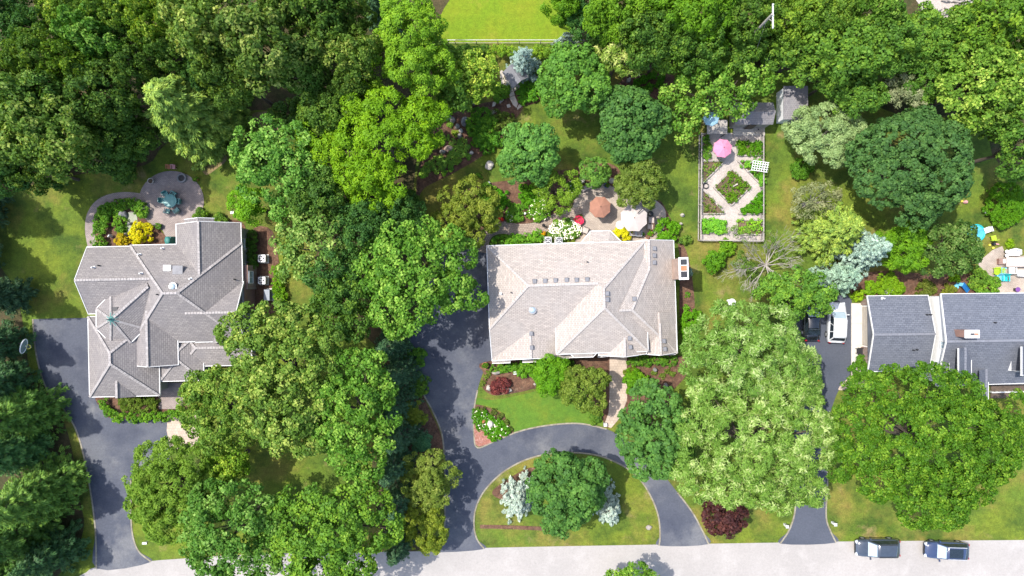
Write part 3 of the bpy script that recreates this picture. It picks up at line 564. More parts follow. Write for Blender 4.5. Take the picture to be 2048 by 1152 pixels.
# ---------------------------------------------------------------- vegetation
def unit(a): return a/np.maximum(np.linalg.norm(a, axis=1)[:, None], 1e-9)
def leaf_mesh(name, p, nrm, t, L, Wd, tint, m):
    """one four-cornered leaf per point"""
    n = len(p); nrm = unit(nrm); t = unit(t-nrm*(t*nrm).sum(1)[:, None]); s = np.cross(nrm, t)
    L = L[:, None]; Wd = Wd[:, None]; fold = nrm*Wd*.18
    v = np.empty((n, 4, 3), 'f'); v[:, 0] = p-t*L*.5; v[:, 1] = p+s*Wd*.5-t*L*.04+fold; v[:, 2] = p+t*L*.5-nrm*L*.08; v[:, 3] = p-s*Wd*.5-t*L*.04+fold
    me = bpy.data.meshes.new(name); me.vertices.add(n*4); me.vertices.foreach_set('co', v.ravel())
    me.loops.add(n*4); me.loops.foreach_set('vertex_index', np.arange(n*4, dtype='i'))
    me.polygons.add(n); me.polygons.foreach_set('loop_start', np.arange(n, dtype='i')*4)
    me.update(calc_edges=True); a = me.attributes.new('tint', 'FLOAT', 'POINT'); a.data.foreach_set('value', np.repeat(tint, 4).astype('f'))
    me.materials.append(m); return me
# species: leaf length, width, cluster radius, cover, up, outward, random, outward axis, droop, leaf colour
SPEC = {'maple': (.3, .24, .48, 1.25, .35, .8, .4, .4, .3, 'leaf_maple'), 'oak': (.31, .21, .62, 1.05, .35, .75, .55, .4, .1, 'leaf_oak'),
        'wood': (.31, .21, .6, 1.1, .35, .75, .55, .4, .1, 'leaf_wood'), 'lime': (.34, .14, .68, 1.25, .4, .7, .45, .85, .35, 'leaf_lime'),
        'willow': (.44, .115, .62, 1.2, .3, .75, .5, .9, .25, 'leaf_willow'), 'olive': (.28, .12, .44, 1.2, .35, .75, .55, .8, .1, 'leaf_olive'),
        'sage': (.26, .1, .48, 1.3, .35, .75, .55, .8, .1, 'leaf_sage'), 'shrub': (.16, .11, .22, 1.4, .4, .7, .5, .4, .1, 'leaf_lime')}
NLEAF = [0]
def crown(name, lobes, sp, seed, m=None, dens=1.0, size=1.0, flat=.85):
    """lobes (limbs' foliage masses) carry rounded leaf clusters; each cluster is a dome of single leaves"""
    L, Wd, cr, cov, up, out, rnd, ax, droop, mm = SPEC[sp]; L *= size; Wd *= size; cr *= size
    rg = np.random.RandomState(seed); lobes = np.array(lobes, float); c, r = lobes[:, :3], lobes[:, 3]
    n = max(6, int(dens*(r**2*math.pi*2.9*1.25).sum()/(math.pi*cr*cr)))
    k = rg.choice(len(r), n, p=r**2/(r**2).sum()); z = rg.uniform(-.4, 1, n); ph = rg.uniform(0, 2*math.pi, n); q = np.sqrt(1-z*z)
    d = np.stack([q*np.cos(ph), q*np.sin(ph), z], 1); rr = r[k]*rg.uniform(.74, 1.04, n)
    pc = c[k]+d*rr[:, None]*np.array([1, 1, flat])
    keep = np.ones(n, bool)
    for i in range(len(r)): keep &= (np.linalg.norm((pc-c[i])/np.array([1, 1, flat]), axis=1) > r[i]*.7) | (k == i)
    pc, d = pc[keep], d[keep]; n = len(pc); ct = rg.uniform(0, 1, n); cs = cr*rg.uniform(.65, 1.3, n)
    cnt = np.maximum(5, (cov*min(dens, 1.0)*2.1*math.pi*cs*cs/(L*Wd*.5)*.62)).astype(int); idx = np.repeat(np.arange(n), cnt); N = len(idx); NLEAF[0] += N
    e = unit(rg.normal(size=(N, 3))+d[idx]*.9+np.array([0, 0, .5])); rad = cs[idx]*np.where(rg.uniform(0, 1, N) < .72, rg.uniform(.86, 1.06, N), rg.uniform(.3, .9, N))
    P = pc[idx]+e*rad[:, None]*np.array([1, 1, .8]); g = rg.normal(size=(N, 3)); nr = e*out+g*rnd; nr[:, 2] += up
    t = e*ax+rg.normal(size=(N, 3))*(1-ax*.75); t[:, 2] -= droop
    sc = rg.uniform(.7, 1.3, N); tint = np.clip(.5*ct[idx]+.5*rg.uniform(0, 1, N), 0, 1)
    P[:, 2] = np.maximum(P[:, 2], .06)
    return leaf_mesh(name, P, nr, t, L*sc, Wd*sc, tint, M[m or mm])
def auto_lobes(Rr, zc, hz, n, rg, big=(.26, .42)):
    out = [(0, 0, zc+hz*.25, Rr*.55)]
    for i in range(n):
        ph = 2.39996*i+rg.uniform(-.4, .4); zz = rg.uniform(-.35, .85); q = math.sqrt(max(0, 1-zz*zz)); k = rg.uniform(.55, .78)
        out.append((Rr*k*q*math.cos(ph), Rr*k*q*math.sin(ph), zc+hz*k*zz, Rr*rg.uniform(*big)))
    return out
def trunk_mesh(name, zc, lobes, r0, m):
    b = MB(); top = zc*.92; b.tube([(0, 0, -.1), (r0*.2, 0, zc*.35), (0, r0*.2, top)], [r0, r0*.75, r0*.3], 7)
    for x, y, z, r in lobes[:9]:
        s = Vector((0, 0, zc*.45)); e = Vector((x, y, max(z, zc*.6))); mid = s.lerp(e, .5)+Vector((0, 0, .1*zc)); b.tube([s, mid, e], [r0*.42, r0*.26, r0*.07], 5)
    me = bpy.data.meshes.new(name); me.from_pydata(b.v, [], b.f); me.materials.append(M[m]); return me
def put(name, me, parent, tint=(1, 1, 1), loc=None):
    o = bpy.data.objects.new(name, me); COL.objects.link(o); o.parent = parent; o.color = tuple(tint)+(1,)
    if loc: o.location = loc
    return o
def fit(lb, Rr, pad=.3):
    x0 = min(a-q for a, b, z, q in lb); x1 = max(a+q for a, b, z, q in lb); y0 = min(b-q for a, b, z, q in lb); y1 = max(b+q for a, b, z, q in lb)
    cx_, cy_ = (x0+x1)/2, (y0+y1)/2; k = (Rr-pad)/max(x1-cx_, y1-cy_)
    return [((a-cx_)*k, (b-cy_)*k, z, q*k) for a, b, z, q in lb]
PROTO = {}
NTREE = [0]
def tree(u, v, r, h, sp, label, tint=(1, 1, 1), group=None, lobes=None, proto=None, n=11, bark='bark', dens=1.0, size=1.0, name='tree', hz=None, rv=None, cat='tree'):
    """u, v, r: where the crown shows in the photograph and its radius in photo pixels; h: height in metres"""
    NTREE[0] += 1; seed = NTREE[0]; zc = h*.64; Rr = r*S(zc); rg = random.Random(seed*7+1); hz = hz or h*.36
    x, y = W(u, v, zc); t = thing(name, label, cat, (x, y, 0), 0, group)
    if proto is not None:
        key = (sp, proto)
        if key not in PROTO:
            lb = fit(auto_lobes(3.6, 7.4, 3.6, 13, random.Random(proto*31+5)), 3.6, .1); PROTO[key] = (crown('crown', lb, sp, proto+99, dens=dens), trunk_mesh('trunk', 7.4, lb, .28, bark))
        cm, tm = PROTO[key]; k = Rr/3.6
        t.scale = (k, k*(rv/r if rv else 1.0), h/11.0); t.rotation_euler = (0, 0, rg.uniform(0, 6.28) if not rv else 0)
    else:
        if lobes: lb = [((a-u)*S(zc), -(b-v)*S(zc), zc+dz*1.3, rr*S(zc)*.88) for a, b, dz, rr in lobes]
        else: lb = fit(auto_lobes(Rr, zc, hz, n, rg), Rr)
        if rv: lb = [(a, b*rv/r, z, q*(.5+.5*rv/r)) for a, b, z, q in lb]
        cm = crown('crown', lb, sp, seed, dens=dens, size=size); tm = trunk_mesh('trunk', zc, lb, .12+Rr*.05, bark)
    put('crown', cm, t, tint); put('trunk', tm, t)
    return t
def spruce(u, v, r, h, m, label, tint=(1, 1, 1), group=None, dens=1.0, name='spruce_tree', spray=.34, droop=.18, rv=None, cat='tree', open_=0.0, bark='bark', full=.75):
    NTREE[0] += 1; rg = np.random.RandomState(NTREE[0]); zc = h*.38; Rr = r*S(zc); x, y = W(u, v, zc); t = thing(name, label, cat, (x, y, 0), rg.uniform(0, 6), group)
    P, N, T, C = [], [], [], []; b = MB(); b.tube([(0, 0, -.1), (0, 0, h*.5), (0, 0, h*.97)], [.1+h*.014, .07+h*.007, .02], 7)
    lv = max(7, int(h*1.35))
    for i in range(lv):
        f = (i+.5)/lv; z = h*(.07+.92*f); rad = Rr*(1-f)**full+.1; nb = max(4, int((5+rad*2.3)*(1-open_)))
        for k in range(nb):
            a = 2*math.pi*(k+rg.uniform(-.35, .35))/nb+i*1.3; ln = rad*rg.uniform(.7, 1.15); d = np.array([math.cos(a), math.sin(a), 0]); e = np.array([-d[1], d[0], 0]); zz = z+rg.normal()*h*.018
            if rad > .5: b.bar((0, 0, zz), (d[0]*ln*.85, d[1]*ln*.85, zz-droop*ln), .04)
            # side twigs fan out along the branch; every twig is a tuft of needle sprays
            nt = max(3, int(ln*4.2*dens)); 
            for j in range(nt):
                s = ln*(.3+.7*(j+rg.uniform(0, 1))/nt); w = (.14+.2*ln)*(1.2-.75*s/ln); off = rg.uniform(-1, 1)*w
                c = d*s+e*off+np.array([0, 0, zz-droop*s+rg.normal()*.05+.1*(s/ln)**2*ln*.5]); cr = spray*rg.uniform(.5, .85); q = int(19*dens*(cr/spray/.7)**2)
                g = unit(rg.normal(size=(q, 3))+np.array([0, 0, .55])+d*.5); P.append(c+g*cr*np.array([1, 1, .65])*rg.uniform(.55, 1.05, q)[:, None])
                tt = g*.8+d*.7+e*np.sign(off)*.35; tt[:, 2] -= .1; T.append(tt); nn = g*.6+rg.normal(size=(q, 3))*.35; nn[:, 2] += .5; N.append(nn); C.append(np.full(q, rg.uniform(0, 1)))
    P = np.concatenate(P); N = np.concatenate(N); T = np.concatenate(T); C = np.concatenate(C); sc = rg.uniform(.7, 1.3, len(P)); NLEAF[0] += len(P)
    me = leaf_mesh('crown', P, N, T, spray*.75*sc, spray*.22*sc, np.clip(.5*C+.5*rg.uniform(0, 1, len(P)), 0, 1), M[m])
    put('crown', me, t, tint); b.build('trunk', M[bark], t)
    if rv: t.rotation_euler = (0, 0, 0); t.scale = (1, rv/r, 1)
    return t
SHP = {}
def shrub(u, v, r, h, m, label, tint=(1, 1, 1), group=None, rv=None, size=1.0, name='shrub', cat='shrub', petals=None, rot=0.0, sp='shrub', dens=1.0, pd=.35, psz=.14, proto=None):
    NTREE[0] += 1; seed = NTREE[0] if proto is None else 1000+proto; rg = random.Random(seed); x, y = W(u, v, h*.4); Rr = r*S(h*.4); k = (rv or r)/r
    key = (m, proto, round(r), size)
    if proto is not None and key in SHP: me = SHP[key]; pe = None
    else:
        lb = [(0, 0, h*.5, min(Rr, h)*.6)]; nl = 5 if Rr < .7 else (9 if Rr < 1.6 else 16)
        for i in range(nl):
            a = 2.4*i+rg.uniform(-.3, .3); q = Rr*math.sqrt((i+.7)/nl)*.72; lb.append((q*math.cos(a), q*math.sin(a)*k, h*rg.uniform(.38, .62)*(1-.35*(q/Rr)**2), max(.14, min(Rr*.36, h*.55)*rg.uniform(.8, 1.15))))
        me = crown('foliage', lb, sp, seed, m, dens, size, .8); SHP[key] = me
    o = bpy.data.objects.new(name, me); o.color = tuple(tint)+(1,); COL.objects.link(o); o.location = (x, y, 0); o.rotation_euler = (0, 0, rot if proto is None else rg.uniform(0, 6))
    tag(o, label, cat, group)
    if petals:
        rn = np.random.RandomState(seed); n = int(pd*Rr*Rr*k*3.14*40); a = rn.uniform(0, 6.28, n); q = Rr*np.sqrt(rn.uniform(0, 1, n))*.97
        p = np.stack([q*np.cos(a), q*np.sin(a)*k, h*(1.02-.35*(q/Rr)**2)+rn.uniform(0, .1, n)], 1); nn = rn.normal(size=p.shape)*.3; nn[:, 2] += 1
        sc = rn.uniform(.7, 1.3, n)*psz; pm = leaf_mesh('blossom', p, nn, rn.normal(size=p.shape), sc, sc, rn.uniform(0, 1, n), M['petal']); f = put('blossom', pm, o, petals)
    return o
def cover(name, label, cat, poly, h, m, tint, sp='shrub', size=1.0, dens=.8, kind=None, seed=1, petals=None, pn=60, lr=.3, group=None):
    """low planting that fills an outline"""
    rg = random.Random(seed); xs = [p[0] for p in poly]; ys = [p[1] for p in poly]; lb = []
    def inside(a, b):
        c = False; n = len(poly)
        for i in range(n):
            (x1, y1), (x2, y2) = poly[i], poly[i-1]
            if (y1 > b) != (y2 > b) and a < (x2-x1)*(b-y1)/(y2-y1)+x1: c = not c
        return c
    st = lr*16; uc, vc = sum(xs)/len(xs), sum(ys)/len(ys); ox, oy = W(uc, vc, h*.5)
    a = min(xs)
    while a < max(xs):
        b = min(ys)
        while b < max(ys):
            uu, vv = a+rg.uniform(-.4, .4)*st, b+rg.uniform(-.4, .4)*st
            if inside(uu, vv): x, y = W(uu, vv, h*.5); lb.append((x-ox, y-oy, h*rg.uniform(.35, .65), lr*rg.uniform(.8, 1.25)))
            b += st
        a += st
    if not lb: lb = [(0, 0, h*.5, lr)]
    me = crown('foliage', lb, sp, seed+500, m, dens, size, min(1.0, h*.6/lr)); o = bpy.data.objects.new(name, me); COL.objects.link(o); o.location = (ox, oy, 0); o.color = tuple(tint)+(1,)
    tag(o, label, cat, group, kind)
    if petals:
        rn = np.random.RandomState(seed); pts = []
        while len(pts) < pn:
            q = lb[rn.randint(len(lb))]; pts.append((q[0]+rn.normal()*lr*.5, q[1]+rn.normal()*lr*.5, q[2]+q[3]*min(1.0, h*.6/lr)*.95+rn.uniform(0, .06)))
        p = np.array(pts); nn = rn.normal(size=p.shape)*.3; nn[:, 2] += 1; sc = rn.uniform(.7, 1.3, len(p))*.17
        put('blossom', leaf_mesh('blossom', p, nn, rn.normal(size=p.shape), sc, sc, rn.uniform(0, 1, len(p)), M['petal']), o, petals)
    return o

WOODL = 'trees of the wood at upper left'; WOODR = 'trees of the wood along the top right'
G1_, G2_, G3_, G4_, YL, BL = (.9, .95, 1), (1.1, 1.1, .9), (1, 1, 1), (.8, .9, .95), (1.2, 1.2, .65), (.72, .95, 1.3)
# --- wood at the upper left
for i, (u, v, r, h, sp, tn, lab) in enumerate([
    (22, 22, 52, 12, 'wood', BL, 'dark bluish tree filling the top left corner of the photo'), (68, 66, 42, 11, 'wood', BL, 'dark bluish tree second in from the top left corner'),
    (132, 30, 46, 10, 'oak', YL, 'yellowish loose tree at the top edge near the left corner'), (190, 32, 46, 12, 'wood', G2_, 'mid green tree at the top edge over the yellowish tree'),
    (28, 165, 58, 14, 'oak', G2_, 'yellow tipped oak at the left edge of the upper wood'), (95, 128, 54, 14, 'wood', G2_, 'green tree inside the wood beside the yellow tipped left edge oak'),
    (205, 92, 58, 15, 'oak', (.85, 1.1, .9), 'bright green broadleaf tree in the middle of the upper left wood'), (165, 150, 52, 14, 'wood', YL, 'olive green tree in the upper left wood below the bright broadleaf'),
    (255, 40, 50, 14, 'wood', (1.2, 1.2, 1), 'green tree at the top edge left of the yellow oak'), (318, 55, 50, 15, 'oak', YL, 'yellow green oak at the top edge left of the large pale oak'),
    (300, 125, 46, 13, 'wood', G1_, 'dark green tree just above the pale feathery pine'), (100, 215, 66, 15, 'oak', (.8, .9, .9), 'dull green oak in the left half of the wood'),
    (40, 285, 66, 13, 'wood', G1_, 'dark green tree at the left edge above the shaded lawn'), (130, 280, 78, 15, 'oak', (.95, .95, .9), 'large oak with pale tips at the lower edge of the left wood'),
    (232, 190, 66, 14, 'wood', G1_, 'dark tree left of the pale feathery pine'), (222, 282, 70, 9, 'wood', (.9, 1, 1), 'dark green tree overhanging the lawn north of the round patio'),
    (275, 275, 48, 7, 'wood', (1, 1.1, 1), 'smaller green tree at the wood edge below the feathery pine'), (20, 345, 48, 11, 'wood', BL, 'dark bluish tree at the left edge by the lawn corner'),
    (60, 335, 50, 12, 'wood', (1, 1, .9), 'dark green tree at the lower left corner of the upper wood'), (430, 55, 82, 17, 'oak', (1.2, 1.1, 1.1), 'large pale oak with yellow tips at the top edge'),
    (545, 105, 86, 17, 'oak', (.92, .88, .95), 'large dull oak with grey twigs right of the pale oak'), (480, 160, 58, 14, 'wood', (1.1, 1.05, 1), 'dark green tree right of the feathery pine'),
    (415, 150, 42, 12, 'wood', BL, 'bluish dark tree wedged between the feathery pine and the pale oak'), (605, 148, 50, 14, 'oak', (.75, .85, .8), 'dark olive oak above the brown clearing'),
    (645, 35, 66, 15, 'wood', (1, 1.05, 1), 'dark green round crowned tree at the top edge left of the lime tree'), (705, 40, 42, 12, 'wood', G3_, 'dark green tree at the top edge beside the bluish conifer'),
    (712, 118, 60, 14, 'oak', (.95, .92, .8), 'olive brown oak left of the lime green tree'), (655, 215, 62, 11, 'wood', (1.05, 1.1, .95), 'dark glossy tree below the olive brown oak'),
    (575, 20, 50, 14, 'oak', (.85, .9, .9), 'green oak at the top edge between pale oak and dark round tree'), (370, 110, 44, 13, 'oak', (.75, .85, .8), 'shaded oak above the feathery pine crown'),
    (700, 190, 44, 12, 'wood', (1, 1, 1), 'small dark tree tucked between glossy tree and locust')]):
    tree(u, v, r, h, sp, lab, tn, WOODL, proto=i % 4)
# understory shrubs of the wood
for i, (u, v) in enumerate([(60, 250), (170, 230), (250, 330), (330, 90), (160, 70), (600, 250), (520, 30), (470, 110), (620, 110), (670, 270), (10, 240), (110, 350), (755, 20), (680, 80), (350, 20), (620, 390), (700, 420), (760, 430), (800, 410), (580, 230)]):
    shrub(u, v, 32, 2.6, 'leaf_wood', 'low dark understory bush in the upper left wood', (.9, 1, 1), 'understory bushes of the upper left wood', size=2.0, proto=i % 3)
spruce(385, 224, 98, 13, 'needle_mid', 'pale feathery pine leaning over the lawn above the round patio', (2.0, 1.75, 1.5), dens=1.5, name='pine_tree', spray=.5, droop=.22, open_=.1, full=.6)
spruce(765, 30, 34, 10, 'needle_dark', 'bluish dark conifer at the top edge left of the lime tree', (1.2, 1.3, 1.6))
# --- the lime green locusts and their neighbours
tree(825, 95, 95, 15, 'lime', 'lime green locust at the top left of the upper lawn', (1, 1, 1), lobes=[(815, 20, 1, 45), (850, 50, .5, 36), (820, 75, 1.5, 48), (860, 85, .8, 32), (765, 85, -.5, 32), (770, 120, 0, 36), (820, 135, 1, 44), (870, 130, -.3, 38), (850, 160, -.2, 34), (890, 125, -1.5, 28), (760, 145, -1, 28)], size=.85)
tree(770, 290, 120, 14, 'lime', 'yellow green locust with layered feathery lobes left of the rock garden', (.88, .92, .4), lobes=[(725, 205, 0, 38), (775, 225, .8, 46), (835, 245, .5, 42), (868, 220, -.8, 26), (862, 262, -.6, 26), (625, 268, -.5, 36), (650, 300, -.8, 32), (715, 275, .6, 40), (700, 295, .3, 36), (770, 285, 1.2, 48), (825, 290, .8, 38), (700, 355, -.2, 36), (745, 345, .8, 40), (790, 360, .2, 34), (740, 390, -.6, 34), (770, 395, -.8, 30), (645, 240, -1, 28)], size=.95)
tree(955, 155, 52, 9, 'oak', 'yellow tipped magnolia like tree left of the flagstone path', (1.6, 1.5, .9), size=.8)
tree(905, 182, 48, 8, 'wood', 'mid green tree in the shade of the locusts above the rock garden', (1.3, 1.35, 1.1))
tree(890, 115, 38, 7, 'oak', 'small light green tree at the left end of the clipped hedge', (1.1, 1.15, .9), size=.8)
tree(560, 325, 95, 13, 'oak', 'broad grey green tree right of the round patio', (.95, 1.25, 1.1), lobes=[(500, 290, 0, 36), (545, 280, .5, 42), (590, 290, .4, 38), (495, 330, -.3, 34), (540, 330, 1, 44), (590, 340, .8, 40), (630, 330, -.4, 34), (510, 370, -.5, 34), (560, 375, .2, 38), (610, 380, -.2, 34), (645, 370, -.6, 30), (570, 410, -.8, 32)])
tree(502, 412, 42, 7, 'lime', 'bright yellow green tree at the corner of the left house', (.8, .95, .6), size=.8)
tree(640, 500, 92, 12, 'oak', 'pale loose birch with light branches above the small lawn', (1.25, 1.25, 1.5), lobes=[(590, 460, .4, 32), (635, 455, .8, 36), (680, 470, .3, 34), (570, 495, 0, 32), (615, 495, 1, 36), (660, 500, .8, 36), (705, 490, -.3, 30), (585, 535, -.4, 30), (625, 535, .2, 30), (690, 525, -.3, 28)], bark='bark_pale', dens=.75)
tree(838, 545, 125, 15, 'oak', 'large bright green walnut reaching over the driveway beside the main house', (.95, 1.2, .8), lobes=[(800, 480, .5, 40), (845, 475, .8, 40), (890, 480, .3, 36), (760, 520, 0, 40), (805, 525, 1.4, 48), (855, 520, 1.4, 44), (895, 515, .6, 36), (925, 545, -.3, 34), (905, 580, 0, 38), (860, 565, 1.2, 42), (810, 575, 1.1, 44), (765, 575, .2, 40), (775, 620, 0, 38), (825, 620, .5, 40), (865, 615, -.2, 28), (940, 590, -.8, 26), (795, 650, -.6, 28), (720, 560, -.5, 34), (925, 505, -.6, 26)])
for u, v, r, h, sp, tn, lab in [(690, 560, 60, 11, 'wood', BL, 'dark bluish tree between the pale birch and the bright walnut'), (690, 620, 62, 12, 'wood', (1, 1.1, 1), 'dark green tree below the birch lawn'), (735, 455, 52, 11, 'wood', BL, 'dark tree below the lowest locust lobes'), (800, 440, 46, 9, 'wood', BL, 'dark shaded tree left of the lawn strip by the rock garden'), (640, 400, 56, 11, 'wood', (.9, 1, 1), 'dark tree between the grey green tree and the locust')]:
    tree(u, v, r, h, sp, lab, tn, proto=1)
tree(555, 755, 150, 16, 'oak', 'very large oak with yellow tips between the two houses', (1.2, 1.15, 1.05), lobes=[(510, 650, 0, 46), (560, 645, .5, 48), (610, 655, .3, 44), (490, 700, -.3, 44), (545, 710, 1.2, 52), (600, 710, 1.2, 50), (650, 690, .2, 42), (640, 740, .8, 44), (570, 770, 1.5, 52), (510, 760, .2, 46), (530, 820, .6, 48), (590, 830, 1.3, 52), (565, 868, .2, 40), (620, 875, .2, 38), (640, 800, .5, 40), (460, 660, -1, 34)])
tree(705, 840, 115, 15, 'oak', 'bright green oak crowded right of the very large oak', (.9, 1.15, .75), lobes=[(690, 735, .2, 42), (735, 745, .5, 46), (760, 775, 0, 36), (670, 790, .8, 44), (720, 800, 1, 44), (765, 830, .1, 38), (660, 850, .8, 42), (710, 860, 1.2, 46), (755, 880, .2, 38), (695, 905, .4, 40), (735, 925, 0, 38), (715, 960, -.5, 32)])
tree(432, 822, 85, 11, 'oak', 'olive green tree over the walk in front of the left house', (1, 1.05, .75), lobes=[(395, 775, -.3, 32), (440, 770, .4, 36), (470, 800, .5, 36), (410, 815, .6, 38), (450, 840, .9, 38), (390, 845, -.4, 30), (430, 875, 0, 34), (475, 865, .2, 34), (375, 800, -.6, 26)], size=.85)
tree(458, 925, 52, 8, 'oak', 'yellow green tree between the olive tree and feathery tree', (1.3, 1.35, .6), size=.8)
tree(335, 985, 98, 11, 'olive', 'feathery yellow green tree beside the left driveway', (.85, 1.15, .6), lobes=[(300, 920, -.2, 36), (345, 910, .2, 38), (385, 925, 0, 36), (285, 965, 0, 36), (330, 960, 1.2, 44), (375, 965, 1, 42), (415, 970, -.3, 32), (290, 1010, -.1, 36), (335, 1010, 1, 42), (380, 1015, .6, 38), (320, 1055, -.4, 34), (360, 1060, -.3, 34)], size=1.0)
tree(465, 1065, 118, 14, 'oak', 'large green oak at the bottom edge over the road', (.78, 1.02, .9), lobes=[(420, 1003, 0, 38), (470, 1000, .4, 40), (515, 1010, .4, 38), (400, 1040, -.2, 40), (450, 1045, 1.1, 48), (500, 1050, 1.2, 46), (540, 1050, .3, 40), (390, 1090, -.5, 38), (440, 1100, .7, 46), (490, 1105, .8, 46), (430, 1145, -.2, 40), (480, 1150, 0, 42), (530, 1105, .2, 40)])
tree(650, 1065, 130, 14, 'wood', 'deep green maple at the bottom edge right of the large oak', (1.35, 1.5, 1.0), lobes=[(585, 1018, 0, 38), (635, 1012, .4, 40), (690, 1015, .5, 42), (740, 1010, 0, 42), (570, 1050, .3, 44), (620, 1050, 1.2, 50), (680, 1060, 1.2, 50), (735, 1060, .4, 44), (770, 1060, -.4, 34), (590, 1105, .3, 44), (650, 1115, 1, 50), (710, 1115, .5, 46), (620, 1155, -.2, 44), (690, 1160, -.2, 42)])
# dark spruces behind the main driveway
for i, (u, v, r, h, lab) in enumerate([(785, 690, 40, 10, 'dark spruce just below the bright walnut'), (800, 745, 38, 10, 'dark spruce left of the hosta bed by the main driveway'), (795, 810, 38, 10, 'dark spruce left of the yellowish drive side shrub'), (800, 870, 40, 11, 'dark spruce left of the round clipped blue shrub'), (790, 930, 40, 11, 'dark spruce left of the olive drive side tree'), (800, 1000, 38, 10, 'dark spruce between the deep green maple and the yellow drive side tree'), (800, 1085, 40, 9, 'dark spruce at the road edge left of the main driveway')]):
    spruce(u, v, r, h, 'needle_dark', lab, (1, 1.05, 1.15), 'dark spruces between the two houses')
tree(830, 828, 30, 4, 'olive', 'small yellowish tree left of the main driveway', (1.1, 1.1, .7), size=.7, name='small_tree')
tree(858, 962, 60, 7, 'olive', 'olive feathery tree reaching over the left edge of the main driveway', (1.05, 1.1, .95), lobes=[(830, 930, 0, 24), (865, 925, .3, 26), (890, 945, 0, 24), (835, 970, .3, 28), (865, 965, .8, 28), (900, 955, -.3, 18), (845, 1000, -.2, 26), (880, 990, .1, 24), (820, 950, -.4, 20)], size=.9)
tree(848, 1058, 52, 6, 'olive', 'yellow olive tree by the road at the main driveway', (1.15, 1.15, .55), rv=62, size=.8)
# --- left edge conifers
for u, v, r, h, m, tn, lab in [(-8, 770, 48, 11, 'needle_dark', (1.2, 1.3, 1.1), 'dark spruce at the left edge just below the basketball hoop'), (-110, 390, 66, 16, 'needle_dark', (1, 1, 1.1), 'tall dark spruce just beyond the left edge above the shaded lawn'), (-110, 500, 56, 15, 'needle_dark', (1, 1, 1.1), 'dark spruce just beyond the left edge beside the shaded lawn'), (-10, 590, 40, 12, 'needle_dark', (1, 1, 1.1), 'dark spruce at the left edge beside the shaded lawn'), (-22, 690, 42, 12, 'needle_dark', (1, 1.1, 1), 'dark spruce at the left edge beside the basketball hoop'), (30, 832, 60, 12, 'needle_mid', (1.0, 1.15, .95), 'broad green conifer at the left edge beside the top of the left driveway'), (10, 905, 60, 12, 'needle_dark', (1.9, 2.0, 1.4), 'green conifer at the left edge in the middle of the left driveway'), (66, 992, 74, 13, 'needle_mid', (1.15, 1.25, 1.0), 'fluffy light green conifer beside the lower left driveway'), (20, 1075, 70, 13, 'needle_mid', (.8, .95, .8), 'green conifer at the left edge near the bottom corner'), (100, 1110, 50, 9, 'needle_dark', (1.1, 1.2, 1), 'dark conifer at the bottom left beside the road'), (10, 1160, 70, 11, 'needle_mid', (.7, .9, .8), 'conifer in the bottom left corner')]:
    spruce(u, v, r, h, m, lab, tn, 'conifers at the left edge', dens=1.1, spray=.42)
# --- middle garden
spruce(1046, 127, 36, 6.5, 'needle_blue', 'round blue spruce beside the slate roofed pavilion', (.85, .95, 1.05), dens=1.5, spray=.24, rv=38)
spruce(1130, 87, 36, 5, 'needle_blue', 'flat blue spruce by the white fence rail', (1, 1.05, 1.1), dens=1.4, spray=.24, rv=20)
tree(1150, 160, 78, 9, 'maple', 'round bright green maple below the flat blue spruce', (1.25, 1.3, .85), n=15, dens=1.3)
tree(1236, 116, 40, 10, 'willow', 'pale yellow green willow like tree right of the round maple', (1.05, .98, .7), rv=48)
tree(1270, 252, 75, 8, 'maple', 'dark green round maple in the middle of the rear lawn', (.95, 1, 1.05), n=17, dens=1.4)
tree(1058, 312, 64, 8, 'maple', 'light green round maple beside the rock garden', (1.35, 1.4, 1.25), n=15, dens=1.35)
tree(1190, 346, 34, 4.5, 'maple', 'small green tree at the top of the main patio', (1.3, 1.25, .9), size=.75)
tree(1280, 370, 56, 6, 'olive', 'dense olive crab apple overhanging the cream umbrella', (.8, .9, .75), n=13, rv=48)
tree(1112, 385, 52, 4.5, 'olive', 'airy yellow green shrubby tree above the curved path', (.95, 1.25, .5), size=.8, name='small_tree', dens=.75)
tree(926, 432, 72, 6, 'olive', 'yellow olive feathery tree at the left end of the curved path', (1.05, 1.05, .65), lobes=[(900, 400, 0, 28), (940, 385, .3, 30), (970, 400, 0, 26), (890, 440, -.2, 28), (925, 430, .8, 32), (965, 430, .3, 30), (985, 440, -.4, 22), (910, 470, -.3, 28), (945, 475, -.3, 26)])
tree(1450, 205, 125, 9, 'oak', 'airy bright green tree overhanging the garden sheds', (1.05, 1.25, .85), lobes=[(1380, 145, -.2, 34), (1375, 185, 0, 34), (1420, 168, .8, 36), (1465, 170, 1.2, 38), (1505, 165, .5, 32), (1532, 168, -.3, 18), (1372, 228, -.2, 28), (1418, 208, .6, 32), (1462, 208, .6, 28), (1500, 195, .3, 22), (1380, 262, -.8, 18), (1350, 180, -.6, 24)], dens=.9)
ORD = ('first', 'second', 'third', 'fourth', 'fifth', 'sixth', 'seventh', 'eighth', 'ninth', 'tenth', 'eleventh')
# arborvitae hedge
for i, u in enumerate((888, 908, 928, 948, 966, 984, 1002, 1020, 1075, 1092, 1110)):
    shrub(u, 103+(i % 2)*2, 12.5, 2.4, 'leaf_wood', ORD[i]+' clipped evergreen from the left in the hedge row below the white fence rail', (1.0, 1.15, .9) if i < 5 else (2.0, 1.9, .9), 'evergreens of the clipped hedge row', rv=15, name='hedge_plant', cat='hedge', size=.9)
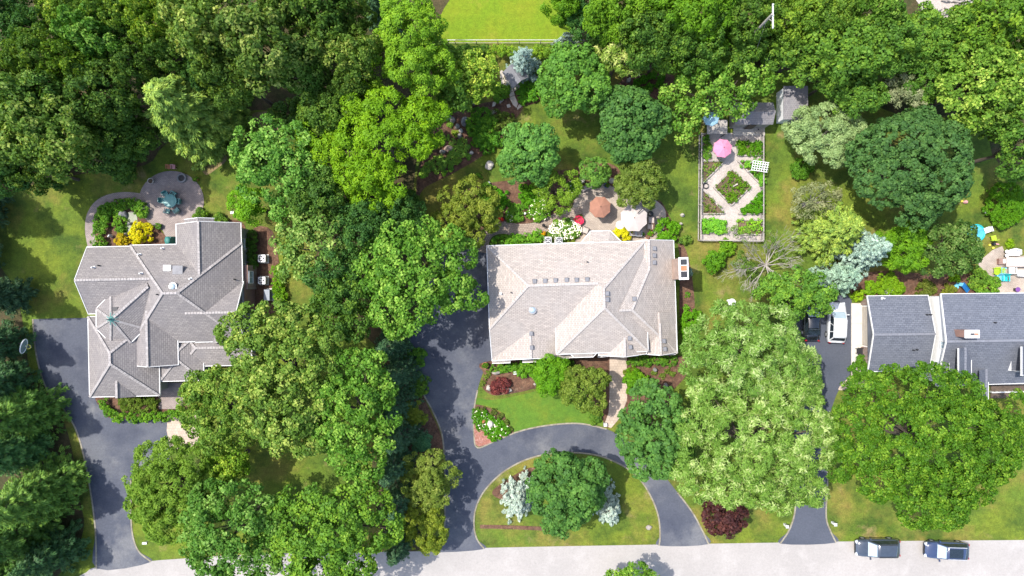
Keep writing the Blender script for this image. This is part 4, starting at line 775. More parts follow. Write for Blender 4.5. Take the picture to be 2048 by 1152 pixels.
# --- wood along the top right
for i, (u, v, r, h, sp, tn, lab) in enumerate([
    (1130, 5, 44, 10, 'lime', (.7, .75, .6), 'yellow green tree at the top edge right of the upper lawn'), (1170, 42, 40, 9, 'wood', BL, 'dark bluish tree at the right edge of the upper lawn'), (1232, 35, 62, 13, 'lime', (.75, .75, .7), 'yellow green tree at the top edge above the willow like tree'),
    (1330, 12, 56, 13, 'lime', (.7, .75, .7), 'yellow green tree at the top edge left of the power pole'), (1400, 25, 70, 14, 'lime', (.68, .72, .6), 'large yellow green tree at the top edge just left of the power pole'), (1290, 80, 56, 12, 'wood', (1.1, 1.1, 1), 'dark green tree below the yellow green trees at the top'),
    (1388, 78, 56, 13, 'wood', (1.05, 1.1, 1.05), 'dark green tree in the middle of the top right wood'), (1322, 105, 46, 10, 'wood', (1.5, 1.4, 1), 'mid green tree above the row of green mounds'), (1228, 62, 40, 9, 'wood', BL, 'dark bluish tree behind the willow like tree'),
    (1480, 40, 50, 12, 'wood', (1.2, 1.15, 1), 'green tree at the top edge left of the pole crossarm'), (1468, 96, 52, 9, 'wood', (1.2, 1.2, 1), 'green tree below the power pole'), (1570, 45, 56, 12, 'wood', (1.7, 1.5, 1), 'light green tree right of the power pole'),
    (1602, 106, 64, 9, 'wood', (1.3, 1.3, 1.05), 'broad green tree above the white sided shed'), (1535, 85, 42, 8, 'wood', (1.4, 1.4, 1.1), 'green tree just under the power pole'), (1680, 105, 72, 13, 'wood', (1.35, 1.35, 1.1), 'broad green tree in the top right wood behind the grey tree'),
    (1640, 35, 54, 12, 'wood', (1.3, 1.2, .9), 'green tree at the top edge right of the pole'), (1720, 30, 54, 12, 'oak', (.8, .9, .6), 'yellowish tree at the top edge left of the brush pile'), (1745, 100, 56, 12, 'wood', (1.3, 1.3, 1.15), 'green tree left of the grey green half bare tree'),
    (1705, 190, 52, 10, 'wood', (1.2, 1.25, 1.1), 'dark green tree above the sage tree'), (1830, 80, 60, 11, 'wood', (1.4, 1.4, 1.2), 'green tree below the brush pile'), (1905, 75, 48, 11, 'oak', (.75, .85, .6), 'yellowish bush tree right below the brush pile'),
    (1960, 40, 66, 13, 'wood', (1.6, 1.5, .9), 'green tree at the top right edge'), (2025, 50, 56, 13, 'wood', (1.3, 1.3, .9), 'green tree in the top right corner'), (1845, 165, 50, 9, 'wood', (1.1, 1.2, 1), 'dark green tree right of the grey green half bare tree'),
    (1990, 215, 60, 10, 'oak', (.7, .8, .55), 'dark yellow tree under the large pale oak at right'), (2035, 300, 60, 11, 'wood', (1, 1.1, 1), 'dark green tree at the right edge below the pale oak'), (2050, 120, 40, 10, 'lime', (1.2, .95, .6), 'golden tree at the right edge beside the pale oak'), (1668, 158, 40, 9, 'wood', (1.3, 1.3, 1.1), 'green tree right of the white sided shed')]):
    tree(u, v, r*1.04, h, sp, lab, (tn[0]*.95, tn[1]*1.03, tn[2]), WOODR, proto=i % 4)
for i, (u, v) in enumerate([(1200, 110), (1260, 60), (1350, 60), (1440, 70), (1510, 90), (1640, 90), (1780, 60), (1800, 130), (1880, 130), (1440, 130), (1930, 110), (1760, 150), (1990, 120), (2030, 190), (1560, 10), (1680, 20)]):
    shrub(u, v, 34, 2.6, 'leaf_wood', 'low green understory bush in the top right wood', (1.4, 1.4, 1.1), 'understory bushes of the top right wood', size=2.0, proto=i % 3)
tree(1800, 175, 62, 8, 'sage', 'grey green half bare tree in the top right wood', (.85, .85, .85), dens=.7, bark='bark_pale')
tree(1958, 168, 92, 13, 'oak', 'large pale yellow oak at the upper right edge', (1.25, 1.3, .95), lobes=[(1905, 130, -.2, 36), (1945, 115, .4, 40), (1990, 120, .4, 40), (2030, 140, 0, 36), (1910, 170, 0, 36), (1955, 160, 1.3, 46), (2000, 165, 1.1, 42), (1920, 205, -.2, 34), (1965, 205, .7, 40), (2010, 205, .2, 36), (1960, 240, -.5, 30), (2035, 185, -.3, 30)])
tree(1818, 335, 128, 11, 'maple', 'very large dense dark green round tree at upper right', (.8, .82, 1.0), n=26, hz=4.5, size=.85)
tree(1650, 270, 78, 7, 'sage', 'sage grey green tree below the white sided shed', (.95, 1.15, .9), n=14, dens=1.0, bark='bark_pale')
shrub(1600, 338, 22, 1.2, 'leaf_lime', 'small green bush at the foot of the sage tree', (.5, .65, .8))
tree(1632, 402, 54, 5, 'sage', 'grey thin needled tree below the sage tree', (.85, .8, .75), dens=.55, bark='bark_pale', rv=38)
spruce(1668, 462, 66, 9, 'needle_mid', 'yellow green pine left of the blue spruces', (1.9, 1.6, 1.3), dens=1.2, spray=.4, droop=.05, name='pine_tree')
spruce(1722, 500, 56, 9, 'needle_blue', 'tall blue spruce left of the bright yellow green tree', (1.0, 1.1, 1.1), dens=1.4, spray=.3)
spruce(1682, 556, 42, 6.5, 'needle_blue', 'shorter blue spruce above the parked cars', (.85, 1.0, .9), dens=1.5, spray=.28)
tree(1590, 598, 84, 8, 'wood', 'feathery green tree overhanging the two parked cars', (1.3, 1.5, 1.2), lobes=[(1545, 580, 0, 30), (1590, 570, .4, 34), (1630, 580, .5, 32), (1535, 600, -.2, 28), (1575, 600, .8, 30), (1615, 604, .7, 28), (1642, 610, -.1, 20), (1585, 622, -.2, 20), (1652, 592, -.3, 18)], size=.85)
shrub(1428, 522, 24, 2.2, 'leaf_lime', 'round green bush left of the bare tree', (.55, .75, .6)); shrub(1452, 497, 18, 1.4, 'leaf_lime', 'low green bush at the lower edge of the vegetable garden', (.75, .85, .7))
tree(1800, 495, 56, 6, 'lime', 'bright yellow green tree right of the tall blue spruce', (.72, .85, .6), rv=58, n=13, size=.8)
tree(1900, 497, 64, 7, 'oak', 'olive green tree above the right house beside the paddling pool', (.68, .78, .95), n=14, rv=56, size=.85)
tree(1870, 890, 190, 14, 'oak', 'huge yellow green spreading tree in front of the right house', (.64, .86, .3), lobes=[(1735, 790, -.3, 50), (1790, 780, .3, 52), (1850, 770, .4, 54), (1910, 790, .2, 52), (1715, 845, -.2, 50), (1775, 845, 1, 58), (1840, 840, 1.8, 60), (1905, 845, 1.5, 58), (1965, 850, .2, 52), (2005, 870, -.4, 46), (1730, 900, 0, 52), (1790, 905, 1.2, 58), (1855, 905, 2, 62), (1920, 905, 1.4, 58), (1980, 915, .3, 50), (1760, 960, -.3, 48), (1820, 965, .6, 54), (1880, 970, .8, 54), (1935, 965, .2, 50), (1840, 1020, -.5, 46), (1890, 1020, -.4, 46), (1690, 880, -.8, 34), (2010, 920, -.9, 38), (1690, 940, -1, 32), (2050, 880, -.5, 44), (2045, 825, -.6, 40), (1802, 868, 2.0, 40)], size=.72)
tree(1505, 715, 135, 13, 'willow', 'silvery light green willow nearest the main house', (.82, .9, .8), lobes=[(1440, 650, -.2, 42), (1490, 645, .3, 44), (1540, 650, .2, 40), (1410, 690, -.1, 42), (1460, 695, 1, 48), (1515, 700, 1.2, 48), (1565, 690, .3, 42), (1400, 735, -.2, 40), (1450, 745, .8, 46), (1505, 750, .8, 46), (1560, 735, .6, 42), (1605, 730, -.3, 36), (1610, 770, -.4, 32)], size=.95)
tree(1510, 895, 160, 13, 'willow', 'larger silvery light green willow between the two right driveways', (.9, .95, .8), lobes=[(1430, 800, .2, 46), (1490, 795, .6, 50), (1550, 800, .6, 48), (1605, 815, 0, 42), (1400, 850, 0, 42), (1455, 855, 1.2, 52), (1515, 860, 1.6, 54), (1575, 860, 1.2, 50), (1630, 860, 0, 42), (1395, 910, -.2, 42), (1450, 915, 1, 50), (1510, 920, 1.3, 52), (1570, 915, .8, 48), (1625, 900, -.1, 40), (1400, 965, -.4, 40), (1460, 970, .2, 44), (1520, 975, .2, 44), (1580, 970, -.2, 40), (1375, 955, -.8, 30), (1630, 985, -.8, 32), (1560, 1000, -.7, 34), (1455, 772, .2, 42), (1520, 778, .5, 44), (1580, 778, .2, 40), (1410, 790, -.4, 34)], size=.95)
tree(1310, 862, 86, 9, 'maple', 'dark green round maple beside the front walk', (1.05, 1.1, 1.05), dens=1.35, lobes=[(1290, 802, -.3, 30), (1325, 802, .2, 34), (1272, 842, -.2, 30), (1300, 840, .9, 40), (1340, 840, .7, 36), (1365, 860, -.2, 30), (1264, 882, .1, 36), (1305, 885, 1, 40), (1345, 885, .5, 36), (1285, 925, -.1, 34), (1330, 925, .1, 34), (1365, 910, -.5, 26), (1300, 782, -.8, 22)])
tree(1135, 985, 86, 9, 'maple', 'dark green round maple on the grass island of the circular drive', (.95, 1.02, .95), n=18, dens=1.4)
spruce(1036, 998, 40, 5, 'needle_blue', 'pale blue spruce left of the island maple', (1.25, 1.2, 1.25), dens=1.6, spray=.24, rv=54)
spruce(1216, 1016, 36, 5, 'needle_blue', 'pale blue spruce right of the island maple', (1.25, 1.2, 1.25), dens=1.6, spray=.24, rv=44)
tree(1453, 1030, 50, 4.5, 'maple', 'dark purple plum tree under the larger willow', (1, 1, 1), rv=42, name='plum_tree')
bpy.context.view_layer.update()
_pl = [o for o in COL.objects if o.name.startswith('plum_tree')][0]
for c in _pl.children:
    if c.name.startswith('crown'): c.data.materials[0] = M['leaf_purple']
tree(1098, 747, 46, 4.5, 'lime', 'bright green round tree in the front bed of the main house', (.62, .82, .45), n=12, size=.75)
tree(1168, 778, 52, 5.5, 'olive', 'olive green small tree left of the front walk', (.9, 1.0, .7), n=12, rv=52)
tree(1266, 1176, 60, 6, 'oak', 'treetop just showing at the bottom edge across the road', (1, 1.2, .7), size=.8)
# bare tree
def bare_tree(u, v, h, label):
    x, y = W(u, v, h*.3); t = thing('bare_tree', label, 'tree', (x, y, 0)); b = MB(); rg = random.Random(8)
    def grow(p, d, ln, r, k):
        q = p+d*ln; b.tube([p, p.lerp(q, .5)+Vector((rg.uniform(-1, 1), rg.uniform(-1, 1), rg.uniform(-.3, .6)))*ln*.07, q], [r, r*.8, r*.6], 5 if k < 2 else 3)
        if k >= 5: return
        for i in range(3 if k else 13):
            if k == 0: a = i*2.4+rg.uniform(-.3, .3); nd = Vector((math.cos(a), math.sin(a), rg.uniform(.1, .75)))
            else: nd = d+Vector((rg.uniform(-1, 1), rg.uniform(-1, 1), rg.uniform(-.35, .45)))*.62
            s = q if (k == 0 or i == 0) else p.lerp(q, rg.uniform(.45, .95))
            grow(s, nd.normalized(), ln*rg.uniform(.55, .8) if k else h*.27*rg.uniform(.75, 1.25), max(.011, r*.5), k+1)
    grow(Vector((0, 0, -.1)), Vector((0, 0, 1)), h*.34, .13, 0); b.build('branches', M['bark_pale'], t)
    lb = [(rg.uniform(-3.5, 3.5), rg.uniform(-3.5, 3.5), h*rg.uniform(.15, .45), .6) for _ in range(16)]; put('sparse_foliage', crown('sparse_foliage', lb, 'olive', 5, dens=.45, size=.7), t, (.75, 1.0, .8))
bare_tree(1530, 530, 6.5, 'pale bare branched tree left of the blue spruces')
# --- shrubs and beds
LB = 'leaf_lime'; LW = 'leaf_wood'
for a in [(1330, 464, 27, 1.8, LB, 'round bright green bush at the right end of the main patio', (.6, .85, .35)), (1380, 640, 24, 1.6, LB, 'bright green bush at the front right corner of the main house', (.6, .85, .35)), (1376, 668, 18, 1.4, LB, 'green bush below the bright corner bush', (.5, .75, .35)),
          (1270, 762, 26, 1.6, LB, 'bright green bush right of the front walk', (.65, .85, .35)), (1375, 545, 10, .9, 'needle_blue', 'small blue green bush under the main chimney', (.7, .8, .7)), (1372, 480, 12, 1.0, LW, 'dark bush at the rear right corner of the main house', (1.2, 1.2, 1)),
          (1243, 468, 20, 1.1, 'leaf_yellow', 'golden yellow bush beside the white round table', (1, 1, 1)), (282, 466, 26, 1.7, 'leaf_yellow', 'golden yellow bush by the left pond', (1.05, 1.0, .8)), (245, 480, 14, .9, 'leaf_yellow', 'small orange yellow bush left of the golden bush', (.8, .65, .8)),
          (1722, 737, 26, 1.6, LB, 'feathery green bush at the corner of the right garage', (.45, .6, .5)), (1775, 573, 30, 1.2, LB, 'wide yellow green bush behind the right garage', (.95, .95, .5)), (1740, 577, 15, 1.0, LB, 'yellow green bush left of the wide bush behind the garage', (.9, .95, .5)), (1717, 592, 12, .9, LB, 'small lime bush above the concrete apron', (1.2, 1.1, .5)),
          (1909, 558, 11, .9, LB, 'lime round bush left of the blue toys', (1.2, 1.15, .5)), (1850, 580, 22, .8, 'leaf_olive', 'low olive bush at the wall of the right house', (.7, .7, .5)), (1895, 582, 14, .8, 'leaf_olive', 'low yellowish bush left of the blue toys', (1, .9, .5)), (1955, 555, 22, 1.6, LW, 'dark green bush between toys and patio of the right house', (1.3, 1.4, 1)), (1975, 575, 26, 1.3, LW, 'green bush at the corner of the right patio', (1.5, 1.7, 1)),
          (2012, 410, 42, 1.8, LB, 'wide green bush on the lawn at the right edge', (.5, .7, .35)), (2020, 487, 8, .6, LB, 'tiny yellow bush above the white sofa', (1.2, 1.1, .5)), (400, 433, 16, 1.2, LW, 'dark round bush at the lower right of the round patio', (1.3, 1.4, .8)), (440, 440, 14, .8, LW, 'low bush behind the left house', (1.3, 1.4, 1)),
          (1660, 420, 16, .8, LW, 'low bush under the grey thin tree', (1.2, 1.2, 1)), (1905, 750, 10, .8, LB, 'small bush in front of the right house dormer', (.6, .7, .4)), (1260, 745, 12, .8, 'leaf_olive', 'small olive bush right of the front walk by the door', (1, 1, .6)), (1190, 835, 14, .8, LW, 'dark bush left of the foot of the front walk', (1.2, 1.3, 1)),
          (1060, 392, 30, .7, LB, 'bright green mound in the garden above the curved path', (.55, .85, .4)), (1000, 395, 16, .7, LB, 'upright bright green clump in the middle garden', (.42, .8, .35)), (975, 385, 20, .8, LW, 'green plant mass in the middle garden near the feathery tree', (1.5, 1.8, 1.1)), (985, 415, 20, .7, LW, 'green plant mass above the red flower', (1.4, 1.8, 1.0)), (1030, 425, 20, .7, LW, 'green plant mass above the curved path', (1.2, 1.6, .9)),
          (965, 250, 34, 1.2, LW, 'large green fern mass in the rock garden', (1.2, 1.6, .8)), (1000, 245, 28, 1.2, 'leaf_olive', 'olive reddish bush at the right of the rock garden', (.6, .7, .5)), (975, 275, 34, 1.0, LW, 'deep green fern mass at the lower right of the rock garden', (1.0, 1.5, .7)), (1000, 185, 18, .8, LW, 'fern clump beside the flagstones', (1.4, 1.7, 1)),
          (830, 715, 24, 1.0, LW, 'hosta mass left of the main driveway', (1.3, 1.6, 1.2)), (838, 770, 24, .9, LW, 'mixed perennials left of the main driveway', (1.4, 1.5, 1.2)), (1130, 735, 20, 1.2, LW, 'dark bush under the bay of the main house', (1.2, 1.5, .8)), (1055, 735, 22, .9, LW, 'green bush left of the bright round front tree', (1.4, 1.8, .8))]:
    shrub(*a)
shrub(1130, 459, 34, .9, LW, 'wide bush covered in white flowers behind the main house', (1.3, 1.5, 1), rv=21, petals=(1, 1, 1), pd=1.5)
shrub(1157, 441, 10, .7, LW, 'small bush covered in pink red flowers beside the white flowers', (1.2, 1.3, 1), petals=(.75, .04, .14), pd=3.0, psz=.2)
shrub(1080, 420, 24, .8, LW, 'white flowering bush above the curved path', (1.5, 1.8, 1), petals=(1, 1, 1), pd=.35); shrub(1150, 375, 18, .9, LW, 'white flowering bush at the bench', (1.5, 1.8, 1), petals=(1, 1, 1), pd=.3)
shrub(1025, 432, 14, .5, LW, 'small white flowering plant above the curved path', (1.4, 1.7, 1.2), petals=(1, 1, 1), pd=.4); shrub(1076, 390, 12, .6, LW, 'white flowering plant under the airy tree', (1.2, 1.5, 1), petals=(1, 1, 1), pd=.6)
shrub(1098, 165, 12, .6, LW, 'white flowering plant at the right end of the pavilion bed', (1.4, 1.6, 1), petals=(1, 1, .85), pd=.8)
shrub(1000, 772, 22, .8, 'leaf_purple', 'low purple red japanese maple in the front bed', (2.2, 1.6, 1.6), rv=14)
shrub(843, 884, 21, 1.7, 'needle_dark', 'clipped blue green ball shrub left of the main driveway', (1.6, 2.0, 2.1), size=.7, dens=1.6)
for nm, lab, poly, h, m, tn, kw in [
    ('hedge', 'clipped hedge in front of the left house along the driveway', [(215, 822), (235, 830), (330, 828), (360, 815), (362, 832), (330, 838), (240, 839), (222, 832)], .8, LW, (1.4, 1.7, .7), {}),
    ('hedge', 'short hedge at the corner of the left house garage', [(203, 797), (216, 797), (220, 822), (208, 818)], .8, LW, (1.4, 1.7, .7), {}),
    ('hedge', 'ring of clipped green bushes around the left pond bed', [(192, 440), (205, 416), (235, 402), (280, 405), (298, 425), (285, 430), (262, 415), (235, 416), (214, 432), (210, 460), (208, 490), (190, 490)], 1.0, LW, (1.3, 1.6, .8), {}),
    ('hedge', 'yellow green hedge between the air conditioners and the small lawn', [(548, 535), (562, 535), (566, 575), (570, 612), (556, 612), (550, 570)], 1.0, LB, (.7, .85, .4), {}),
    ('hedge', 'dark hedge along the side wall of the left house', [(498, 465), (512, 465), (512, 535), (498, 535)], 1.1, LW, (1, 1.2, 1), {}),
    ('hedge', 'low clipped hedge under the front left eaves of the main house', [(985, 729), (1055, 728), (1055, 741), (985, 741)], .6, LW, (1.2, 1.6, .7), {}),
    ('hedge', 'low hedge under the front right eaves of the main house', [(1256, 716), (1350, 716), (1350, 730), (1256, 730)], .6, LW, (1.1, 1.4, .8), {}),
    ('hedge', 'low hedge along the back wall of the main house', [(985, 478), (1030, 475), (1085, 462), (1085, 480), (985, 488)], .7, LW, (1.4, 1.9, .9), {}),
    ('hedge', 'green planting around the slate roofed pavilion', [(1032, 182), (1045, 165), (1085, 170), (1092, 182), (1070, 196), (1042, 206)], .7, LW, (1.1, 1.7, .7), {}),
    ('flower_bed', 'green flower patch with white blooms at the fork of the main driveway', [(949, 825), (965, 825), (990, 838), (1010, 850), (1020, 862), (988, 878), (970, 862), (950, 848)], .3, LB, (.45, .75, .25), dict(petals=(1, 1, 1), pn=110)),
    ('flower_bed', 'mixed shrubs in front of the left garage windows', [(238, 797), (312, 797), (312, 818), (250, 818)], .7, 'leaf_olive', (.7, .85, .45), {}),
    ('ground_cover', 'pale green hosta mass across the rock garden', [(842, 345), (860, 325), (900, 308), (925, 280), (936, 285), (932, 308), (905, 328), (870, 340), (848, 350)], .45, LW, (2.4, 2.3, 2.4), {}),
    ('ground_cover', 'green plants around the left pond', [(228, 425), (245, 420), (250, 445), (246, 465), (235, 460)], .5, LW, (1.5, 1.8, .9), {})]:
    cover(nm, lab, nm.replace('_', ' '), poly, h, m, tn, seed=sum(map(ord, lab)), **kw)
for i, (u, v) in enumerate([(955, 820), (965, 821), (989, 823), (1000, 833), (1012, 845), (1018, 860)]): shrub(u, v, 6, .35, 'leaf_olive', ORD[i]+' small round tuft from the left along the edge of the driveway fork bed', (.6, .65, .6), 'tufts along the driveway fork bed', size=.7)
for i, (u, v) in enumerate(sorted([(1263, 180), (1280, 182), (1299, 175), (1318, 168), (1288, 158), (1305, 153), (1322, 157), (1275, 165)])): shrub(u, v, 9, .6, LB, ORD[i]+' round green mound from the left in the mulch bed below the top right wood', (.45, .75, .35), 'round green mounds in the mulch bed', size=.8)
rgs = random.Random(4)
for i, (u, v) in enumerate([(937, 312), (902, 335), (917, 322), (847, 350), (888, 345), (900, 250), (910, 268), (893, 275), (880, 292), (862, 290), (905, 285)]): shrub(u, v, 6, .35, LW, 'small hosta clump in the rock garden mulch', (rgs.uniform(1.5, 3), rgs.uniform(2, 2.6), rgs.uniform(1.2, 2.6)), 'hosta clumps in the rock garden', size=.8)
for i, (u, v) in enumerate([(978, 745), (972, 755), (966, 767), (1310, 745), (1325, 752), (1335, 742), (1345, 748), (1330, 780)]): shrub(u, v, 5, .3, 'leaf_olive', 'tiny perennial in the front mulch beds', (.8, .9, .7), 'tiny perennials in the front beds', size=.6)
for i, (u, v) in enumerate([(1372, 615), (1372, 630), (1374, 590), (1040, 415), (1050, 405), (1015, 405), (1035, 440), (1060, 430), (960, 350)]): shrub(u, v, 6, .35, LW, 'small leafy clump in the mulch behind the main house', (1.4, 1.7, 1), 'leafy clumps behind the main house', size=.7)
# ---------------------------------------------------------------- cars
def car(u, v, heading, paint, label, L=4.75, Wd=1.9, Ht=1.72, kind='suv', rails=None, glassroof=False, z0=.03):
    """heading in degrees, 0 = pointing right in the photograph"""
    t = thing('parked_car', label, 'car', W(u, v, .8)+(z0,), R(heading)); P_ = M[paint]; hw = Wd/2; b = MB(); l = L/2
    if kind == 'suv': prof = [(-l, .8, .45, .88), (-l+.08, .93, .3, 1.04), (-l+.5, .985, .24, 1.06), (-.6, 1.0, .22, 1.03), (.4, 1.0, .22, 1.02), (.95, .99, .22, 1.03), (l-.85, .97, .24, .99), (l-.35, .91, .27, .9), (l-.08, .8, .33, .74), (l, .68, .42, .62)]; cab = (-l+.2, 1.2, -l+.62, .45, 1.0, Ht)
    else: prof = [(-l, .78, .45, .85), (-l+.1, .92, .3, .98), (-l+.6, .98, .22, 1.0), (-.6, 1.0, .2, .95), (.4, 1.0, .2, .93), (.95, .99, .2, .94), (l-.85, .96, .22, .86), (l-.35, .9, .25, .78), (l-.08, .78, .3, .66), (l, .66, .4, .56)]; cab = (-l+.55, 1.1, -l+1.25, .35, .93, 1.44)
    n = 12
    for x, w, zb, zt in prof:
        y = hw*w; ys = [(-y*.86, zb), (-y*.99, zb+.14), (-y, (zb+zt)*.52), (-y*.985, zt-.16), (-y*.9, zt-.04), (-y*.45, zt+.015), (y*.45, zt+.015), (y*.9, zt-.04), (y*.985, zt-.16), (y, (zb+zt)*.52), (y*.99, zb+.14), (y*.86, zb)]
        b.v += [(x, q[0], q[1]) for q in ys]
    for i in range(len(prof)-1): b.f += [(i*n+k, (i+1)*n+k, (i+1)*n+(k+1) % n, i*n+(k+1) % n) for k in range(n)]
    b.f += [tuple(range(n)), tuple((len(prof)-1)*n+k for k in range(n-1, -1, -1))]
    body = b.build('body', P_, t, True)
    xr, xf, xur, xuf, zb, zt = cab; wl, wu = hw*.93, hw*.72
    lo = [Vector((xr, -wl, zb)), Vector((xf, -wl*.96, zb)), Vector((xf, wl*.96, zb)), Vector((xr, wl, zb))]; hi = [Vector((xur, -wu, zt-.07)), Vector((xuf, -wu, zt-.07)), Vector((xuf, wu, zt-.07)), Vector((xur, wu, zt-.07))]
    cb = MB().add(lo+hi, [(0, 1, 5, 4), (1, 2, 6, 5), (2, 3, 7, 6), (3, 0, 4, 7), (4, 5, 6, 7)]).build('cabin', P_, t)
    # roof panel, slightly crowned
    rb = MB(); m = 6
    for i in range(m+1):
        f = i/m; x = xur+(xuf-xur)*f; e = .03*math.sin(math.pi*f)
        rb.v += [(x, -wu*1.02, zt-.075), (x, -wu*.9, zt-.03+e), (x, 0, zt+e), (x, wu*.9, zt-.03+e), (x, wu*1.02, zt-.075)]
    for i in range(m): rb.f += [(i*5+k, (i+1)*5+k, (i+1)*5+k+1, i*5+k+1) for k in range(4)]
    rb.f += [(0, 1, 2, 3, 4), (m*5+4, m*5+3, m*5+2, m*5+1, m*5)]
    ro = rb.build('roof', P_, t, True)
    if glassroof: MB().add([(xur+.5, -wu*.72, zt+.045), (xuf-.25, -wu*.72, zt+.045), (xuf-.25, wu*.72, zt+.045), (xur+.5, wu*.72, zt+.045), (xur+.5, -wu*.72, zt), (xuf-.25, -wu*.72, zt), (xuf-.25, wu*.72, zt), (xur+.5, wu*.72, zt)], [(0, 1, 2, 3), (0, 4, 5, 1), (1, 5, 6, 2), (2, 6, 7, 3), (3, 7, 4, 0)]).build('sunroof', M['glass_dark'], ro)
    def pane(nm, q, f0=.06, f1=.94, s0=.05, s1=.95, mm='glass_dark'):
        a, b_, c, d = q; bl = lambda s, f: a.lerp(b_, s).lerp(d.lerp(c, s), f); nn = (b_-a).cross(d-a).normalized(); ctr = (lo[0]+lo[2]+hi[0]+hi[2])/4
        if nn.dot((a+c)/2-ctr) < 0: nn = -nn
        p = [bl(s0, f0), bl(s1, f0), bl(s1, f1), bl(s0, f1)]; MB().add([x+nn*.02 for x in p]+[x-nn*.01 for x in p], [(0, 1, 2, 3), (0, 4, 5, 1), (1, 5, 6, 2), (2, 6, 7, 3), (3, 7, 4, 0)]).build(nm, M[mm], cb)
    pane('windshield', (lo[1], lo[2], hi[2], hi[1]), .05, .95, .06, .94, 'glass_pale'); pane('rear_window', (lo[3], lo[0], hi[0], hi[3]), .2, .92)
    for A, B, C, D in ((lo[0], lo[1], hi[1], hi[0]), (lo[3], lo[2], hi[2], hi[3])):
        for s0, s1 in ((.04, .3), (.33, .6), (.63, .93)): pane('side_window', (A, B, C, D), .12, .9, s0, s1)
    for sx in (-1, 1):
        for sy in (-1, 1):
            c = (sx*L*.305, sy*(hw-.1), .35); wq = MB(); ring = [(.2, -.1), (.33, -.11), (.355, -.06), (.355, .06), (.33, .11), (.2, .1)]; k = 18
            for r_, o in ring: wq.v += [(c[0]+r_*math.cos(2*math.pi*i/k), c[1]+o, c[2]+r_*math.sin(2*math.pi*i/k)) for i in range(k)]
            for j in range(len(ring)-1): wq.f += [(j*k+i, (j+1)*k+i, (j+1)*k+(i+1) % k, j*k+(i+1) % k) for i in range(k)]
            wh = wq.build('wheel', M['rubber'], t); rm = MB()
            for r_, o in ((.2, sy*.09), (.08, sy*.105)): rm.v += [(c[0]+r_*math.cos(2*math.pi*i/k), c[1]+o, c[2]+r_*math.sin(2*math.pi*i/k)) for i in range(k)]
            rm.f += [(i, k+i, k+(i+1) % k, (i+1) % k) for i in range(k)]+[tuple(range(k, 2*k))]; rm.build('rim', M['metal_light'], wh)
    for sy in (-1, 1):
        MB().box((xf-.28, sy*(hw+.09), zb+.06), (.14, .24, .16), 0, .85).build('mirror', P_, t)
        MB().box((l-.16, sy*hw*.66, .71 if kind == 'suv' else .63), (.3, .36, .14), -sy*.35, .8).build('headlight', M['lamp_clear'], t); MB().box((-l+.05, sy*hw*.76, .85), (.16, .26, .22), sy*.3, .9).build('taillight', M['lamp_red'], t)
        if rails: MB().bar((xur+.1, sy*wu*.96, zt+.03), (xuf-.1, sy*wu*.96, zt+.03), .06, .05).build('roof_rail', M[rails], ro)
    MB().box((l-.03, 0, .6 if kind == 'suv' else .5), (.08, hw*.9, .2)).build('grille', M['black_plastic'], t); MB().bar((xf-.02, -wl*.7, zb+.03), (xf+.0, wl*.1, zb+.04), .03).build('wiper', M['black_plastic'], t)
    return t
car(1755, 1096, 180, 'car_slate', 'dark slate sport utility car parked at the road edge on the left', 4.8, 1.95, 1.78, rails='metal_dark')
car(1893, 1101, 178, 'car_navy', 'navy car with glass roof and silver rails at the road edge on the right', 4.75, 1.88, 1.66, rails='metal_light', glassroof=True)
car(1674, 645, 87, 'car_white', 'white sport utility car parked beside the concrete apron', 4.5, 1.9, 1.68, rails='metal_light')
car(1624, 640, 89, 'car_black', 'black sedan half hidden under the feathery green tree', 4.6, 1.8, 1.45, 'sedan')
# ---------------------------------------------------------------- furniture and garden things
def umbrella(u, v, r, z, m, label, n=8, rot=.2, rise=.5, name='patio_umbrella', pole=True):
    Rr = r*S(z); t = thing(name, label, 'umbrella', W(u, v, z)+(.05,), rot); top = z+rise*.6
    for k in range(n):
        a0, a1 = 2*math.pi*k/n, 2*math.pi*(k+1)/n; am = (a0+a1)/2; q = lambda a, rr, dz: (rr*math.cos(a), rr*math.sin(a), top-rise*(rr/Rr)**1.15-dz)
        c = math.cos(math.pi/n); vs = [(0, 0, top)]
        for f in (.5, 1.0): vs += [q(a0, Rr*f, 0), q(am, Rr*f*c*(1-.03*f), .06*f), q(a1, Rr*f, 0)]
        vs += [(x, y, z_-.12) for x, y, z_ in vs[4:7]]
        MB().add(vs, [(0, 1, 2), (0, 2, 3), (1, 4, 5, 2), (2, 5, 6, 3), (4, 7, 8, 5), (5, 8, 9, 6)]).build('canopy_panel', M[m], t)
        MB().bar((.05*math.cos(a0), .05*math.sin(a0), top-.05), (Rr*math.cos(a0)*.98, Rr*math.sin(a0)*.98, top-rise-.03), .025).build('rib', M['wood_brown'], t)
    if pole: MB().tube([(0, 0, 0), (0, 0, top)], .03, 8).build('pole', M['wood_brown'], t); MB().lathe([(.28, 0), (.28, .06), (.08, .1), (.06, .3)], 14).build('base', M['metal_dark'], t)
    MB().lathe([(.05, 0), (.06, .05), (.02, .12)], 8, (0, 0, top-.01)).build('finial', M['wood_brown'], t); return t
def round_table(u, v, r, h, m, label, name='round_table'):
    Rr = r*S(h); t = thing(name, label, 'table', W(u, v, h)+(.05,)); MB().lathe([(Rr*.97, h-.06), (Rr, h-.04), (Rr, h-.01), (Rr*.97, h)], 24).build('table_top', M[m], t)
    for k in range(4): a = math.pi*(k+.5)/2; MB().bar((Rr*.5*math.cos(a), Rr*.5*math.sin(a), 0), (Rr*.4*math.cos(a), Rr*.4*math.sin(a), h-.05), .05).build('leg', M['metal_dark'], t)
    return t
